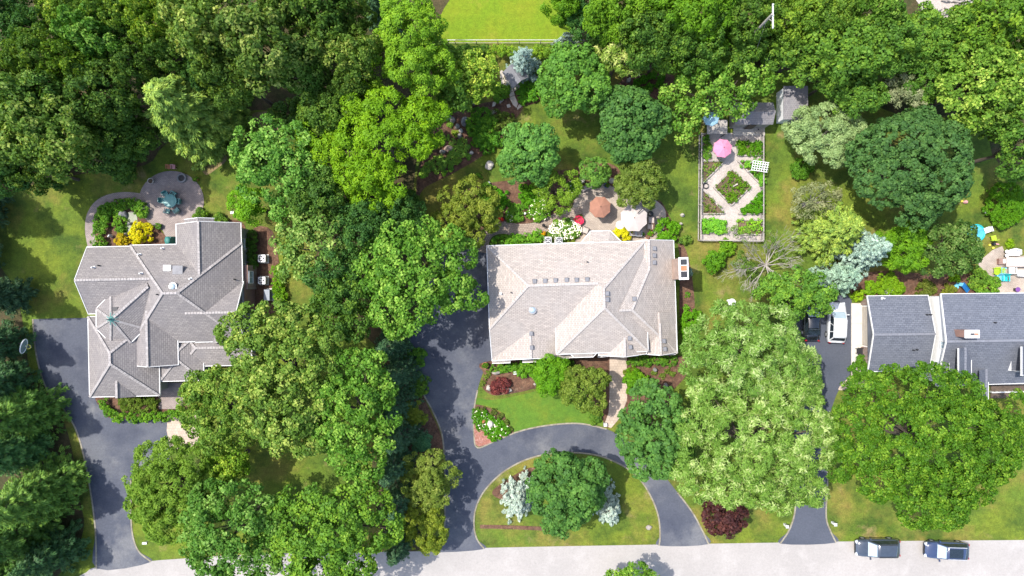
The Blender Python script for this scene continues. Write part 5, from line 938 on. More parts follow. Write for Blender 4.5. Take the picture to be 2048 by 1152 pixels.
def rect_table(u, v, w, d, h, m, label, rz=0, name='table'):
    t = thing(name, label, 'table', W(u, v, h)+(.05,), rz); MB().box((0, 0, h-.03), (w, d, .06)).build('table_top', M[m], t)
    for sx in (-1, 1):
        for sy in (-1, 1): MB().box((sx*(w/2-.08), sy*(d/2-.08), (h-.06)/2), (.07, .07, h-.06)).build('leg', M[m], t)
    return t
def chair(u, v, face, m, label, w=.55, d=.55, group=None, seat=None, arms=True, name='patio_chair', back=.85, sh=.42):
    """face: direction the sitter looks, degrees"""
    t = thing(name, label, 'chair', W(u, v, .5)+(.05,), R(face)); MB().box((0, 0, sh), (d, w, .07)).build('seat', M[seat or m], t); MB().box((-d/2, 0, (sh+back)/2), (.07, w, back-sh+.06), 0, .94).build('backrest', M[m], t)
    for sx in (-1, 1):
        for sy in (-1, 1): MB().box((sx*(d/2-.05), sy*(w/2-.05), sh/2), (.05, .05, sh)).build('leg', M[m], t)
    if arms:
        for sy in (-1, 1): MB().box((0, sy*(w/2+.03), sh+.2), (d, .07, .05)).build('armrest', M[m], t)
    return t
def adirondack(u, v, face, m, label):
    t = thing('slatted_chair', label, 'chair', W(u, v, .4)+(.05,), R(face))
    for k in range(5): MB().box((.05, -.24+.12*k, .34), (.52, .1, .04)).build('slat', M[m], t); MB().bar((-.22, -.24+.12*k, .33), (-.5, -.28+.14*k, .95), .1, .03).build('slat', M[m], t)
    for sy in (-1, 1): MB().box((.0, sy*.36, .55), (.62, .13, .04)).build('armrest', M[m], t); MB().box((.27, sy*.3, .27), (.06, .06, .54)).build('leg', M[m], t); MB().box((-.25, sy*.3, .27), (.06, .06, .54)).build('leg', M[m], t)
def boulder(u, v, r, m, label, rv=None, h=.5, group=None, rot=0.0):
    k = S(0); o = MB().blob((0, 0, h*.3), (r*k, (rv or r)*k, h), int(u*7+v), 2, .22).build('boulder', M[m], None, False, W(u, v, h*.4)+(0,), rot); tag(o, label, 'boulder', group); return o
def ac(u, v, label, w=.8, z=.03):
    t = thing('air_conditioner', label, 'air conditioner', W(u, v, .8)+(z,)); MB().box((0, 0, .05), (w+.2, w+.2, .1)).build('pad', M['concrete'], t); MB().box((0, 0, .5), (w, w, .8), 0, .98).build('case', M['metal_light'], t)
    MB().lathe([(w*.42, .9), (w*.42, .93), (w*.36, .93), (w*.36, .905)], 20).build('fan_ring', M['metal_dark'], t); MB().lathe([(.01, .903), (w*.36, .903), (w*.36, .907), (.01, .907)], 16).build('grille', M['vent_dark'], t)
    for k in range(4): a = k*math.pi/2+.4; MB().add([(0, 0, .915), (w*.33*math.cos(a), w*.33*math.sin(a), .912), (w*.33*math.cos(a+.8), w*.33*math.sin(a+.8), .925)], [(0, 1, 2)]).build('fan_blade', M['metal_light'], t)
def pot(u, v, r, h, m, label, plant=None, ptint=(1, 1, 1), petals=None):
    Rr = r*S(h); t = thing('plant_pot', label, 'pot', W(u, v, h)+(.05,)); MB().lathe([(Rr*.65, 0), (Rr*.95, h*.85), (Rr, h*.86), (Rr, h), (Rr*.85, h), (Rr*.82, h*.85)], 16, cap=False).build('pot', M[m], t); MB().lathe([(.01, h*.84), (Rr*.83, h*.86)], 14).build('soil', M['soil'], t)
    if plant:
        me = crown('plant', [(0, 0, h, Rr*.7), (Rr*.4, 0, h, Rr*.5), (-Rr*.3, Rr*.3, h, Rr*.5)], 'shrub', int(u+v), plant, 1.0, .6); put('plant', me, t, ptint)
def simple(name, label, cat, u, v, h, parts, rz=0.0, z=.03, group=None):
    """parts: (part name, material, builder function that fills an MB)"""
    t = thing(name, label, cat, W(u, v, h)+(z,), rz, group)
    for pn, mm, fn in parts: b = MB(); fn(b); b.build(pn, M[mm], t)
    return t
# white rail fence at the back
fx0, fy0 = W(866, 80.5, 1.2); fx1, fy1 = W(1168, 80.5, 1.2); fe = thing('rail_fence', 'long thin white rail fence at the edge of the upper lawn', 'fence', (fx0, fy0, 0))
Lf = fx1-fx0
for k in range(8): MB().box((Lf*k/7, 0, .58), (.07, .07, 1.16)).build('post', M['wood_grey'], fe)
for zz in (1.18, .3): MB().box((Lf/2, .04, zz), (Lf, .045, .06)).build('rail', M['wire_white'] if zz > 1 else M['wood_grey'], fe)
# pavilion
t = thing('garden_pavilion', 'small slate roofed garden pavilion under the round blue spruce', 'pavilion', W(1031, 149, 2.4)+(.03,), R(-55)); t.scale = (.82, .82, 1); 
for sx in (-1, 1):
    for sy in (-1, 1): MB().box((sx*.95, sy*.95, 1.15), (.12, .12, 2.3)).build('post', M['wood_grey'], t)
for sy in (-1, 1):
    b = MB().add([(-1.25, 0, 2.95), (1.25, 0, 2.95), (1.25, sy*1.25, 2.3), (-1.25, sy*1.25, 2.3), (-1.25, 0, 2.87), (1.25, 0, 2.87), (1.25, sy*1.25, 2.22), (-1.25, sy*1.25, 2.22)], [(0, 1, 2, 3), (4, 7, 6, 5), (0, 4, 5, 1), (1, 5, 6, 2), (2, 6, 7, 3), (3, 7, 4, 0)]); b.uv = [(i*.3, j*.3) for i in range(6) for j in range(4)]; b.build('roof_slope', M['vent_grey'], t)
MB().box((0, 0, .06), (2.1, 2.1, .1)).build('floor', M['wood_grey'], t)
# garden sheds
def shed(name, label, u0, v0, u1, v1, ze, rise, wallm, ridge='x'):
    x0, y0 = W(u0, v1, ze); x1, y1 = W(u1, v0, ze); cx_, cy_ = (x0+x1)/2, (y0+y1)/2; w, d = (x1-x0)/2, (y1-y0)/2; t = thing(name, label, 'shed', (cx_, cy_, 0)); i = .12
    MB().box((0, 0, ze/2-.02), (2*w-2*i, 2*d-2*i, ze-.05)).build('wall', M[wallm], t)
    for s in (-1, 1):
        if ridge == 'x': q = [(-w, 0, ze+rise), (w, 0, ze+rise), (w, s*d, ze), (-w, s*d, ze)]
        else: q = [(0, -d, ze+rise), (0, d, ze+rise), (s*w, d, ze), (s*w, -d, ze)]
        b = MB().add(q+[(a, b_, c-.07) for a, b_, c in q], [(0, 1, 2, 3), (0, 4, 5, 1), (1, 5, 6, 2), (2, 6, 7, 3), (3, 7, 4, 0)]); uvq = [(0, 0), (2*w if ridge == 'x' else 2*d, 0), (2*w if ridge == 'x' else 2*d, d), (0, d)]; b.uv = uvq+[(0, 0)]*16; b.build('roof_slope', M['roof_shed'], t)
    for s in (-1, 1):
        e = .13
        if ridge == 'x': tri = [(s*(w-e), -d+e, ze-.05), (s*(w-e), d-e, ze-.05), (s*(w-e), 0, ze+rise-.1)]
        else: tri = [(-w+e, s*(d-e), ze-.05), (w-e, s*(d-e), ze-.05), (0, s*(d-e), ze+rise-.1)]
        MB().add(tri, [(0, 1, 2)]).build('gable', M[wallm], t)
    return t, w, d
t, w, d = shed('garden_shed', 'dark roofed potting shed at the top of the vegetable garden', 1470, 205, 1546, 249, 2.3, .8, 'wood_grey', 'x')
MB().box((0, -d-.02, 1.0), (.8, .06, 1.9)).build('door', M['wood_dark'], t)
t, w, d = shed('garden_shed', 'white sided shed with plain grey roof right of the potting shed', 1567, 172, 1616, 239, 2.3, .1, 'white_siding', 'y')
MB().box((.1, -d+.1, 1.0), (.9, .06, 1.9)).build('door', M['grey_siding'], t)
dk = thing('deck', 'pale plank deck in front of the potting shed', 'deck', W(1498, 259, .25)+(0,))
for k in range(7): MB().box((0, -.58+.2*k, .25), (3.5, .17, .05)).build('plank', M['wood_pale'], dk)
for k in (-1, 0, 1): MB().box((k*1.6, 0, .11), (.1, 1.3, .22)).build('joist', M['wood_grey'], dk)
def ring(b, r, tr, z=0.0, n=18, vert=False): b.tube([(r*math.cos(2*math.pi*k/n), 0 if vert else r*math.sin(2*math.pi*k/n), z+r*math.sin(2*math.pi*k/n) if vert else z) for k in range(n)], tr, 5, True)
def wheel_fn(b):
    ring(b, .5, .03, .35)
simple('wagon_wheel', 'old iron wheel lying on the pale plank deck', 'wheel', 1517, 259, .4, [('rim', 'wood_grey', wheel_fn), ('hub', 'metal_dark', lambda b: b.lathe([(.08, .3), (.08, .4)], 10))]+[('spoke', 'wood_grey', lambda b, k=k: b.bar((0, 0, .35), (.48*math.cos(k*math.pi/4), .48*math.sin(k*math.pi/4), .35), .03)) for k in range(8)])
umbrella(1423, 235, 17, 2.3, 'blue_canvas', 'pale blue umbrella half hidden under the airy tree', 8, .1)
simple('storage_box', 'dark blue tarp covered box in the top right wood', 'box', 1532, 125, 1.0, [('box', 'wood_dark', lambda b: b.box((0, 0, .45), (.9, 1.2, .9))), ('tarp', 'tarp_blue', lambda b: b.box((0, 0, .96), (1.0, 1.3, .12), 0, .9))])
simple('canopy', 'grey fabric canopy beside the potting shed', 'canopy', 1434, 254, 2.0, [('roof', 'wood_grey', lambda b: b.box((0, 0, 2.0), (2.2, 1.5, .06)))]+[('post', 'wood_dark', lambda b, x=x, y=y: b.box((x, y, 1.0), (.07, .07, 2.0))) for x in (-1, 1) for y in (-.65, .65)])
# vegetable garden
sheet('garden_gravel', [(1402, 266), (1528, 266), (1527, 482), (1400, 480)], .035, 'gravel_path', 0)
vf = thing('garden_fence', 'dark wire and post fence around the vegetable garden', 'fence', (0, 0, 0)); cs_ = [W(1403, 266, 1.0), W(1527, 266, 1.0), W(1527, 482, 1.0), W(1401, 480, 1.0)]
for i in range(4):
    p, q = Vector(cs_[i]+(0,)), Vector(cs_[(i+1) % 4]+(0,)); n = max(2, int((q-p).length/1.9))
    if i == 0: continue
    for k in range(n): c = p.lerp(q, k/n); MB().box((c.x, c.y, .55), (.09, .09, 1.1)).build('post', M['wood_grey'], vf)
    for zz, mm in ((1.08, 'wood_grey'), (.12, 'wood_grey')): MB().bar(p+Vector((0, 0, zz)), q+Vector((0, 0, zz)), .1, .05).build('rail', M[mm], vf)
    b = MB(); m = int((q-p).length/.16)
    for k in range(m): c = p.lerp(q, k/m); b.bar(c+Vector((0, 0, .12)), c+Vector((0, 0, 1.05)), .012)
    for zz in (.35, .6, .85): b.bar(p+Vector((0, 0, zz)), q+Vector((0, 0, zz)), .012)
    b.build('wire_mesh', M['metal_dark'], vf)['kind'] = 'stuff'
def bed(label, poly, clab, m, tn, h=.3, dens=.7, soil='soil', seed=1, shrink=.88):
    c = (sum(p[0] for p in poly)/len(poly), sum(p[1] for p in poly)/len(poly)); ox, oy = W(*c, .2); t = thing('raised_bed', label, 'garden bed', (ox, oy, 0)); q = [Vector((W(*p, .2)[0]-ox, W(*p, .2)[1]-oy, 0)) for p in poly]
    for i in range(len(q)): a, b_ = q[i], q[(i+1) % len(q)]; MB().bar(a+Vector((0, 0, .12)), b_+Vector((0, 0, .14)), .13, .3).build('board', M['wood_grey'], t)
    MB().prism([tuple(x[:2]) for x in q], .02, .19).build('soil', M[soil], t)
    cover('crop_plants', clab, 'crops', [(c[0]+(p[0]-c[0])*shrink, c[1]+(p[1]-c[1])*shrink) for p in poly], h, m, tn, size=.9, dens=dens, kind='stuff', seed=seed, lr=.2).location.z = .15
LB, LW = 'leaf_lime', 'leaf_wood'
bed('raised bed left of the two below the pale deck', [(1475, 284), (1501, 284), (1501, 311), (1475, 311)], 'bright lettuce in the left bed below the deck', LB, (.6, .75, .35), seed=2)
bed('raised bed right of the two below the pale deck', [(1503, 284), (1527, 284), (1527, 311), (1503, 311)], 'bright lettuce in the right bed below the deck', LB, (.5, .75, .3), seed=3)
bed('narrow bed along the left garden fence beside the pink umbrella', [(1405, 268), (1418, 268), (1418, 320), (1405, 320)], 'dark herbs left of the pink umbrella', LW, (1.3, 1.6, 1), seed=4)
bed('triangular bed with young seedlings at the upper left of the garden', [(1405, 322), (1450, 322), (1405, 367)], 'young seedlings in the upper left triangular bed', LW, (1.6, 1.7, 1), dens=.25, seed=5)
bed('triangular bed under the white trellis', [(1476, 322), (1527, 322), (1527, 375)], 'leafy vegetables under the white trellis', LW, (1.7, 2.3, 1.3), dens=.75, seed=6, h=.45)
bed('diamond shaped bed in the middle of the vegetable garden', [(1464, 338), (1501, 374), (1463, 411), (1428, 375)], 'patchy green crops in the diamond bed', LB, (.6, .7, .3), dens=.42, seed=7)
bed('triangular bed half bare at the lower left of the garden', [(1405, 378), (1450, 427), (1405, 428)], 'sparse crops in the lower left triangular bed', 'leaf_olive', (.7, .9, .5), dens=.32, seed=8)
bed('triangular bed full of deep green leaves at the lower right', [(1527, 381), (1527, 428), (1477, 428)], 'dense deep green crop in the lower right triangular bed', LB, (.42, .72, .2), dens=1, seed=9, h=.5)
bed('rectangular bed at the bottom left of the vegetable garden', [(1402, 440), (1452, 440), (1452, 466), (1402, 466)], 'leafy green cabbages in the bottom left bed', LW, (1.9, 2.6, 1.5), dens=.9, seed=10, h=.45)
bed('rectangular bed at the bottom right of the vegetable garden', [(1474, 440), (1525, 440), (1525, 469), (1474, 469)], 'mixed greens in the bottom right bed', LW, (2.2, 2.5, 1.2), dens=.5, seed=11)
umbrella(1446, 296, 19.5, 2.3, 'pink_canvas', 'pink umbrella at the top of the vegetable garden', 8, .25); round_table(1447, 298, 9, .72, 'metal_dark', 'small dark table under the pink umbrella')
tr = thing('trellis', 'white wooden trellis leaning over the upper right garden bed', 'trellis', W(1520, 333, 1.6)+(0,), R(-8))
for k in range(7): MB().bar((-.85+.27*k, -.5, 1.55), (-.85+.27*k, .5, 1.75), .06, .04).build('slat', M['white_trim'], tr)
for k in range(5): MB().box((0, -.5+.25*k, 1.6+.05*k), (1.75, .06, .04)).build('slat', M['white_trim'], tr)
for sx in (-1, 1): MB().box((sx*.8, .45, .8), (.08, .08, 1.6)).build('post', M['white_trim'], tr); MB().box((sx*.8, -.45, .78), (.08, .08, 1.56)).build('post', M['white_trim'], tr)
simple('garden_hose', 'coiled dark hose at the left corner of the diamond path', 'hose', 1412, 372, .1, [('coil', 'metal_dark', lambda b: (ring(b, .3, .025, .06), ring(b, .24, .025, .09), ring(b, .33, .02, .1)))])
simple('plank', 'pale board lying in the diamond bed', 'board', 1469, 371, .4, [('board', 'wood_pale', lambda b: b.box((0, 0, .4), (.75, .14, .04)))], R(28))
# pole with crossarm, guy wire
pz = 13.5; x, y = W(1543, 30, pz); t = thing('utility_pole', 'tall utility pole with long white crossarm above the top right wood', 'pole', (x, y, 0))
MB().tube([(0, 0, 0), (0, 0, pz+.2)], [.16, .11], 8).build('pole', M['wood_grey'], t); ca = MB().box((.12, -.1, pz), (.11, 2.25, .12)).build('crossarm', M['white_plastic'], t)
for k in (-1, 0, 1): MB().lathe([(.05, 0), (.07, .08), (.03, .18)], 8, (.12, -.1+k*1.0, pz+.06)).build('insulator', M['vent_white'], ca)
MB().bar((.1, -.6, pz), (0, 0, pz-.8), .05).build('brace', M['wood_grey'], t); MB().bar((0, 0, pz-1.2), (1.5, -4.2, 0), .02).build('guy_wire', M['metal_grey'], t)
# brush pile and stump
simple('tree_stump', 'pale sawn stump beside the brush pile at the top edge', 'stump', 1847, 15, .4, [('stump', 'bark', lambda b: b.lathe([(.42, 0), (.36, .38)], 12)), ('cut_face', 'wood_pale', lambda b: b.lathe([(.01, .385), (.35, .385), (.35, .4), (.01, .4)], 12))])
bp = sheet('bare_ground', [(1835, -20), (1960, -20), (1955, 15), (1930, 25), (1880, 38), (1850, 25)], .02, 'gravel_path')
lr_ = random.Random(6)
for k in range(12):
    u, v = lr_.uniform(1865, 1950), lr_.uniform(-5, 28); a = lr_.uniform(-.9, .6); ln = lr_.uniform(.8, 2.2)
    o = MB().tube([(-ln/2, 0, .12), (0, lr_.uniform(-.1, .1), .16+.03*k), (ln/2, 0, .12)], lr_.uniform(.04, .11), 6).build('log', M['bark_pale'], None, False, W(u, v, .2)+(.02,), a); tag(o, 'pale cut branch in the brush pile at the top right edge', 'log', 'branches of the brush pile')
# left garden things
round_table(340, 402, 13.5, .74, 'teal_metal', 'round teal metal table on the left patio')
for u, v, lab in ((324, 401, 'teal chair left of the round teal table'), (331, 388, 'teal chair at the upper left of the round teal table'), (347, 388, 'teal chair at the upper right of the round teal table'), (357, 403, 'teal chair right of the round teal table'), (335, 422, 'teal chair pushed away at the lower left of the teal table'), (353, 421, 'teal chair pushed away at the lower right of the teal table')):
    chair(u, v, math.degrees(math.atan2(-(402-v), 340-u)), 'teal_metal', lab, .5, .48, 'teal chairs on the left patio')
simple('fire_pit', 'round dark stone fire pit on the left patio', 'fire pit', 363, 356, .3, [('stone_ring', 'stone_grey', lambda b: b.lathe([(.52, 0), (.52, .32), (.36, .34), (.33, .1)], 20, cap=False)), ('bowl', 'metal_dark', lambda b: b.lathe([(.35, .2), (.2, .12), (.01, .1)], 18)), ('lid_knob', 'metal_dark', lambda b: b.lathe([(.1, .12), (.08, .22)], 10))])
pot(301, 362, 6, .5, 'stone_pale', 'pale stone urn at the upper left edge of the round patio'); pot(391, 358, 5, .45, 'terracotta', 'small urn at the upper right edge of the round patio', LW, (1.4, 1.6, 1)); pot(316, 452, 6, .4, 'stone_grey', 'grey planter below the round patio near the pond', LW, (1.3, 1.6, 1))
for u, lab in ((337, 'small red garden chair at the top of the round patio'), (347, 'pink and white garden chair at the top of the round patio')): chair(u, 334, 270, 'pink_plastic' if u > 340 else 'terracotta', lab, .4, .4)
simple('covered_grill', 'barbecue under a teal cover beside the left house', 'grill', 336, 481, .9, [('cover', 'teal_cover', lambda b: b.box((0, 0, .45), (.75, 1.0, .9), 0, .82)), ('lid', 'teal_cover', lambda b: b.blob((0, 0, .95), (.32, .42, .2), 5, 2, .1)), ('cart', 'metal_dark', lambda b: b.box((0, 0, .06), (.6, .8, .12)))])
simple('garden_statue', 'white garden ornament in the left pond bed', 'statue', 220, 472, .4, [('body', 'white_plastic', lambda b: b.blob((0, 0, .35), (.2, .12, .35), 9, 2, .2)), ('base', 'stone_pale', lambda b: b.box((0, 0, .05), (.3, .25, .1)))], R(50))
simple('utility_box', 'small white box on the grass above the left house', 'box', 465, 425, .3, [('case', 'white_plastic', lambda b: b.box((0, 0, .2), (.32, .28, .4))), ('lid', 'white_plastic', lambda b: b.box((0, 0, .42), (.36, .32, .05)))])
boulder(247, 430, 9, 'stone_grey', 'grey boulder at the top of the left pond'); boulder(262, 447, 5, 'stone_grey', 'dark stone in the middle of the left pond', 3); boulder(250, 470, 5, 'stone', 'brown stone at the lower edge of the left pond')
ac(524, 517, 'upper air conditioner beside the left house'); ac(524, 561, 'lower air conditioner beside the left house')
simple('generator', 'grey standby generator on a pad beside the left house', 'generator', 534, 590, .8, [('pad', 'concrete', lambda b: b.box((.2, .05, .05), (1.0, 1.4, .1))), ('case', 'grey_plastic', lambda b: b.box((0, 0, .45), (.62, 1.2, .72))), ('lid', 'grey_plastic', lambda b: b.box((0, 0, .85), (.68, 1.26, .1), 0, .92))])
# basketball hoop
x, y = W(47, 692, 3.2); t = thing('basketball_hoop', 'basketball hoop with clear backboard beside the left driveway', 'basketball hoop', (x, y, 0), R(-14))
MB().tube([(-1.1, 0, 0), (-1.0, 0, 2.6), (-.15, 0, 3.2)], .06, 8).build('pole', M['metal_dark'], t)
bb = MB().add([(.04*s+.05, math.cos(a)*.78, 3.3+math.sin(a)*.48) for s in (-1, 1) for a in [2*math.pi*k/20 for k in range(20)]], [tuple(range(19, -1, -1)), tuple(range(20, 40))]+[(k, (k+1) % 20, 20+(k+1) % 20, 20+k) for k in range(20)]).build('backboard', M['backboard'], t)
b = MB(); b.tube([(.1, math.cos(2*math.pi*k/20)*.78, 3.3+math.sin(2*math.pi*k/20)*.48) for k in range(20)], .05, 5, True); b.build('frame', M['white_plastic'], bb)
b = MB(); b.tube([(.42+.23*math.cos(2*math.pi*k/18), .23*math.sin(2*math.pi*k/18), 3.05) for k in range(18)], .03, 5, True); rm = b.build('rim', M['yellow_plastic'], t); MB().box((.14, 0, 3.05), (.14, .14, .05)).build('bracket', M['white_plastic'], rm)
nb = MB()
for k in range(10): a = 2*math.pi*k/10; nb.bar((.42+.22*math.cos(a), .22*math.sin(a), 3.03), (.42+.13*math.cos(a+.3), .13*math.sin(a+.3), 2.65), .01)
nb.build('net', M['wire_white'], rm)
# rocks of the middle garden
for u, v, r, m, lab, kw in [(978, 331, 8, 'stone_pale', 'pale boulder alone on the grass left of the light maple', {}), (897, 297, 9, 'stone_pink', 'large pinkish boulder in the rock garden', dict(rv=6)), (885, 304, 6, 'stone', 'brown boulder left of the pinkish one', dict(rv=4)), (943, 306, 4.5, 'stone_pale', 'pale round stone at the lower edge of the rock garden', {}), (919, 272, 5, 'stone', 'stone in the dry stream above the hosta mass', {}), (921, 262, 4, 'stone_pale', 'pale stone in the dry stream of the rock garden', {}), (914, 253, 5, 'stone', 'brown stone midway up the dry stream', {}), (905, 240, 6, 'stone', 'brown stone at the top of the dry stream', {}), (892, 232, 10, 'stone_grey', 'big dark boulder at the upper left of the rock garden', {}), (931, 243, 9, 'stone_grey', 'big dark boulder right of the dry stream', {}), (970, 306, 3, 'stone_pale', 'tiny pale stone on the edge of the rock garden', {}), (1163, 361, 7, 'stone_pale', 'pale boulder beside the patio bench', {}), (1224, 362, 5, 'stone_pale', 'pale stone beside the blue pot', {}), (948, 205, 5, 'stone_grey', 'grey stone near the flagstones under the yellow tipped tree', {}),
                            (978, 776, 6, 'stone_pale', 'round pale boulder at the left of the front bed', {}), (1013, 780, 11, 'stone_pale', 'flat pale slab below the purple maple', dict(rv=5, h=.35)), (994, 745, 8, 'stone', 'tan boulder above the purple maple', dict(rv=4)), (1070, 768, 3, 'stone_pale', 'tiny pale stone under the bright round tree', {}), (1310, 739, 4, 'stone_grey', 'grey round stone in the bed right of the front walk', {}), (1332, 770, 4, 'stone_grey', 'grey stone near the curve of the right front bed', {}), (980, 848, 8, 'stone_pale', 'pale pointed stone in the driveway fork flowers', {}), (968, 843, 4, 'terracotta', 'small orange stone in the driveway fork flowers', {}), (1298, 1055, 7, 'stone', 'flat tan stone on the island grass', dict(rv=5, h=.2)), (1365, 430, 4, 'stone_pale', 'pale stone at the right edge of the main patio', {}), (1362, 448, 3, 'stone_pale', 'small pale stone right of the patio chairs', {})]: boulder(u, v, r, m, lab, **kw)
simple('garden_statue', 'small grey statue at the edge of the top right wood', 'statue', 1259, 157, .8, [('body', 'stone_pale', lambda b: b.lathe([(.16, .1), (.2, .35), (.1, .6), (.13, .75), (.05, .88)], 10)), ('base', 'stone_grey', lambda b: b.box((0, 0, .06), (.4, .4, .12)))])
# main patio
round_table(1200, 419, 13, .72, 'metal_dark', 'dark round table under the brown umbrella'); umbrella(1200.5, 414, 22.5, 2.4, 'brown_canvas', 'brown umbrella on the main patio', 8, .35)
umbrella(1268, 436, 28.5, 2.5, 'cream_canvas', 'large cream umbrella on the main patio beside the crab apple', 8, .38, .35, pole=False)
simple('umbrella_stand', 'dark curved stand holding the cream umbrella', 'stand', 1290, 408, 1.0, [('post', 'metal_dark', lambda b: b.tube([(.4, .4, 0), (.4, .4, 2.4), (.2, .2, 2.85), (-.3, -.3, 2.9), (-1.15, -1.25, 2.88)], .05, 8)), ('base', 'metal_dark', lambda b: b.box((.4, .4, .06), (.9, .9, .1)))])
rect_table(1268, 440, 1.5, .95, .72, 'wood_brown', 'brown dining table under the cream umbrella', 0); round_table(1240, 450, 8.5, .95, 'white_plastic', 'white round bistro table beside the golden bush')
for u, v, f, m, s, lab in ((1266, 466, 90, 'metal_grey', 'cushion', 'left of two grey chairs below the cream umbrella'), (1277, 467, 90, 'metal_grey', 'cushion', 'right of two grey chairs below the cream umbrella'), (1301, 453, 180, 'wood_brown', 'cushion', 'tan cushioned chair right of the cream umbrella'), (1303, 440, 180, 'metal_dark', 'cream_canvas', 'cream cushioned armchair right of the cream umbrella'), (1171, 461, 160, 'metal_dark', 'cushion', 'round backed chair beside the white flowers')): chair(u, v, f, m, lab, .62 if v != 440 else .8, .62, 'chairs on the main patio', s)
t = thing('kettle_grill', 'black kettle barbecue right of the cream umbrella', 'grill', W(1301, 428, .8)+(.05,)); MB().lathe([(.06, .52), (.28, .62), (.33, .78), (.3, .95), (.15, 1.06), (.02, 1.08)], 18).build('bowl', M['black_plastic'], t, True)
for k in range(3): a = k*2.1; MB().bar((.2*math.cos(a), .2*math.sin(a), .62), (.34*math.cos(a), .34*math.sin(a), 0), .03).build('leg', M['metal_grey'], t)
t = thing('bench', 'pale cushioned bench at the upper left of the main patio', 'bench', W(1173, 375, .45)+(.05,), R(27)); MB().box((0, 0, .42), (1.15, .48, .12)).build('seat', M['cream_canvas'], t); MB().box((0, .3, .62), (1.2, .08, .55)).build('backrest', M['wood_brown'], t)
for sx in (-1, 1):
    for sy in (-1, 1): MB().box((sx*.5, sy*.18, .18), (.07, .07, .36)).build('leg', M['wood_brown'], t)
pot(1213, 371, 5, .5, 'blue_plastic', 'dark blue pot at the top of the main patio', LW, (1.2, 1.4, 1)); pot(1301, 467, 5.5, .4, 'terracotta', 'larger terracotta pot by the round bright bush', LB, (.6, .8, .4)); pot(1295, 474, 3.5, .35, 'terracotta', 'smaller terracotta pot by the round bright bush'); pot(1087, 466, 4, .35, 'terracotta', 'orange pot at the left end of the white flowers', 'leaf_yellow', (1, .6, .6)); pot(970, 731, 6.5, .5, 'terracotta', 'terracotta pot at the front left corner of the main house', LB, (.5, .6, .5)); pot(1002, 440, 5, .4, 'terracotta', 'red pot of flowers beside the curved path', 'leaf_purple', (6, 1, 1)); pot(1285, 470, 4, .3, 'stone_grey', 'grey pot beside the two grey chairs', LW, (1.2, 1.6, 1))
simple('lantern', 'black lantern at the lower edge of the curved path', 'lantern', 1087, 451, .6, [('post', 'metal_dark', lambda b: b.box((0, 0, .25), (.06, .06, .5))), ('lamp', 'black_plastic', lambda b: b.box((0, 0, .6), (.24, .24, .3), 0, .8)), ('cap', 'black_plastic', lambda b: b.lathe([(.2, .74), (.03, .86)], 6))])
for u, v, lab in ((1050, 427, 'small white globe in the garden above the curved path'), (978, 366, 'small white globe at the upper left of the middle garden')): simple('garden_globe', lab, 'globe', u, v, .3, [('globe', 'white_plastic', lambda b: b.blob((0, 0, .32), (.15, .15, .15), 2, 2, .02)), ('stand', 'stone_pale', lambda b: b.lathe([(.12, 0), (.06, .2)], 10))])
ac(1096, 481, 'left air conditioner behind the main house', .75, .05); ac(1118, 481, 'right air conditioner behind the main house', .75, .05)
simple('well_cover', 'round white well cover on the grass right of the main house', 'cover', 1464, 605, .2, [('riser', 'stone_pale', lambda b: b.lathe([(.42, 0), (.4, .15)], 20)), ('lid', 'white_plastic', lambda b: b.lathe([(.43, .15), (.43, .2), (.3, .23), (.02, .24)], 20))])
simple('vent_stub', 'small white pipe beside the round well cover', 'pipe', 1456, 601, .3, [('pipe', 'white_plastic', lambda b: b.lathe([(.09, 0), (.09, .3)], 10)), ('cap', 'white_plastic', lambda b: b.lathe([(.12, .3), (.12, .36), (.02, .38)], 10))])
for u, v, lab in ((1030, 746, 'white square lamp box in the left front bed'), (1211, 850, 'white square lamp box at the foot of the front walk')): simple('path_light', lab, 'light', u, v, .4, [('base', 'stone_grey', lambda b: b.box((0, 0, .08), (.42, .42, .16))), ('box', 'white_plastic', lambda b: b.box((0, 0, .3), (.36, .36, .3), .1, .92))])
for u, v, lab in ((1572, 1051, 'white post lamp left of the right driveway'), (1668, 1047, 'white post lamp right of the right driveway')): simple('post_lamp', lab, 'lamp post', u, v, .5, [('post', 'white_plastic', lambda b: b.box((0, 0, .45), (.22, .22, .9))), ('cap', 'white_plastic', lambda b: b.box((0, 0, .94), (.34, .34, .1), 0, .5))])
simple('mailbox', 'small mailbox beside the foot of the left driveway', 'mailbox', 290, 1086, 1.1, [('post', 'wood_grey', lambda b: b.box((0, 0, .5), (.1, .1, 1.0))), ('box', 'white_plastic', lambda b: b.box((0, 0, 1.1), (.5, .2, .22))), ('door', 'metal_dark', lambda b: b.box((.26, 0, 1.1), (.03, .19, .2)))])
simple('utility_box', 'small white and dark box above the clipped ball shrub', 'box', 834, 858, .5, [('case', 'white_plastic', lambda b: b.box((0, 0, .25), (.4, .45, .5))), ('lid', 'metal_dark', lambda b: b.box((-.1, -.05, .52), (.45, .4, .06)))], .3)
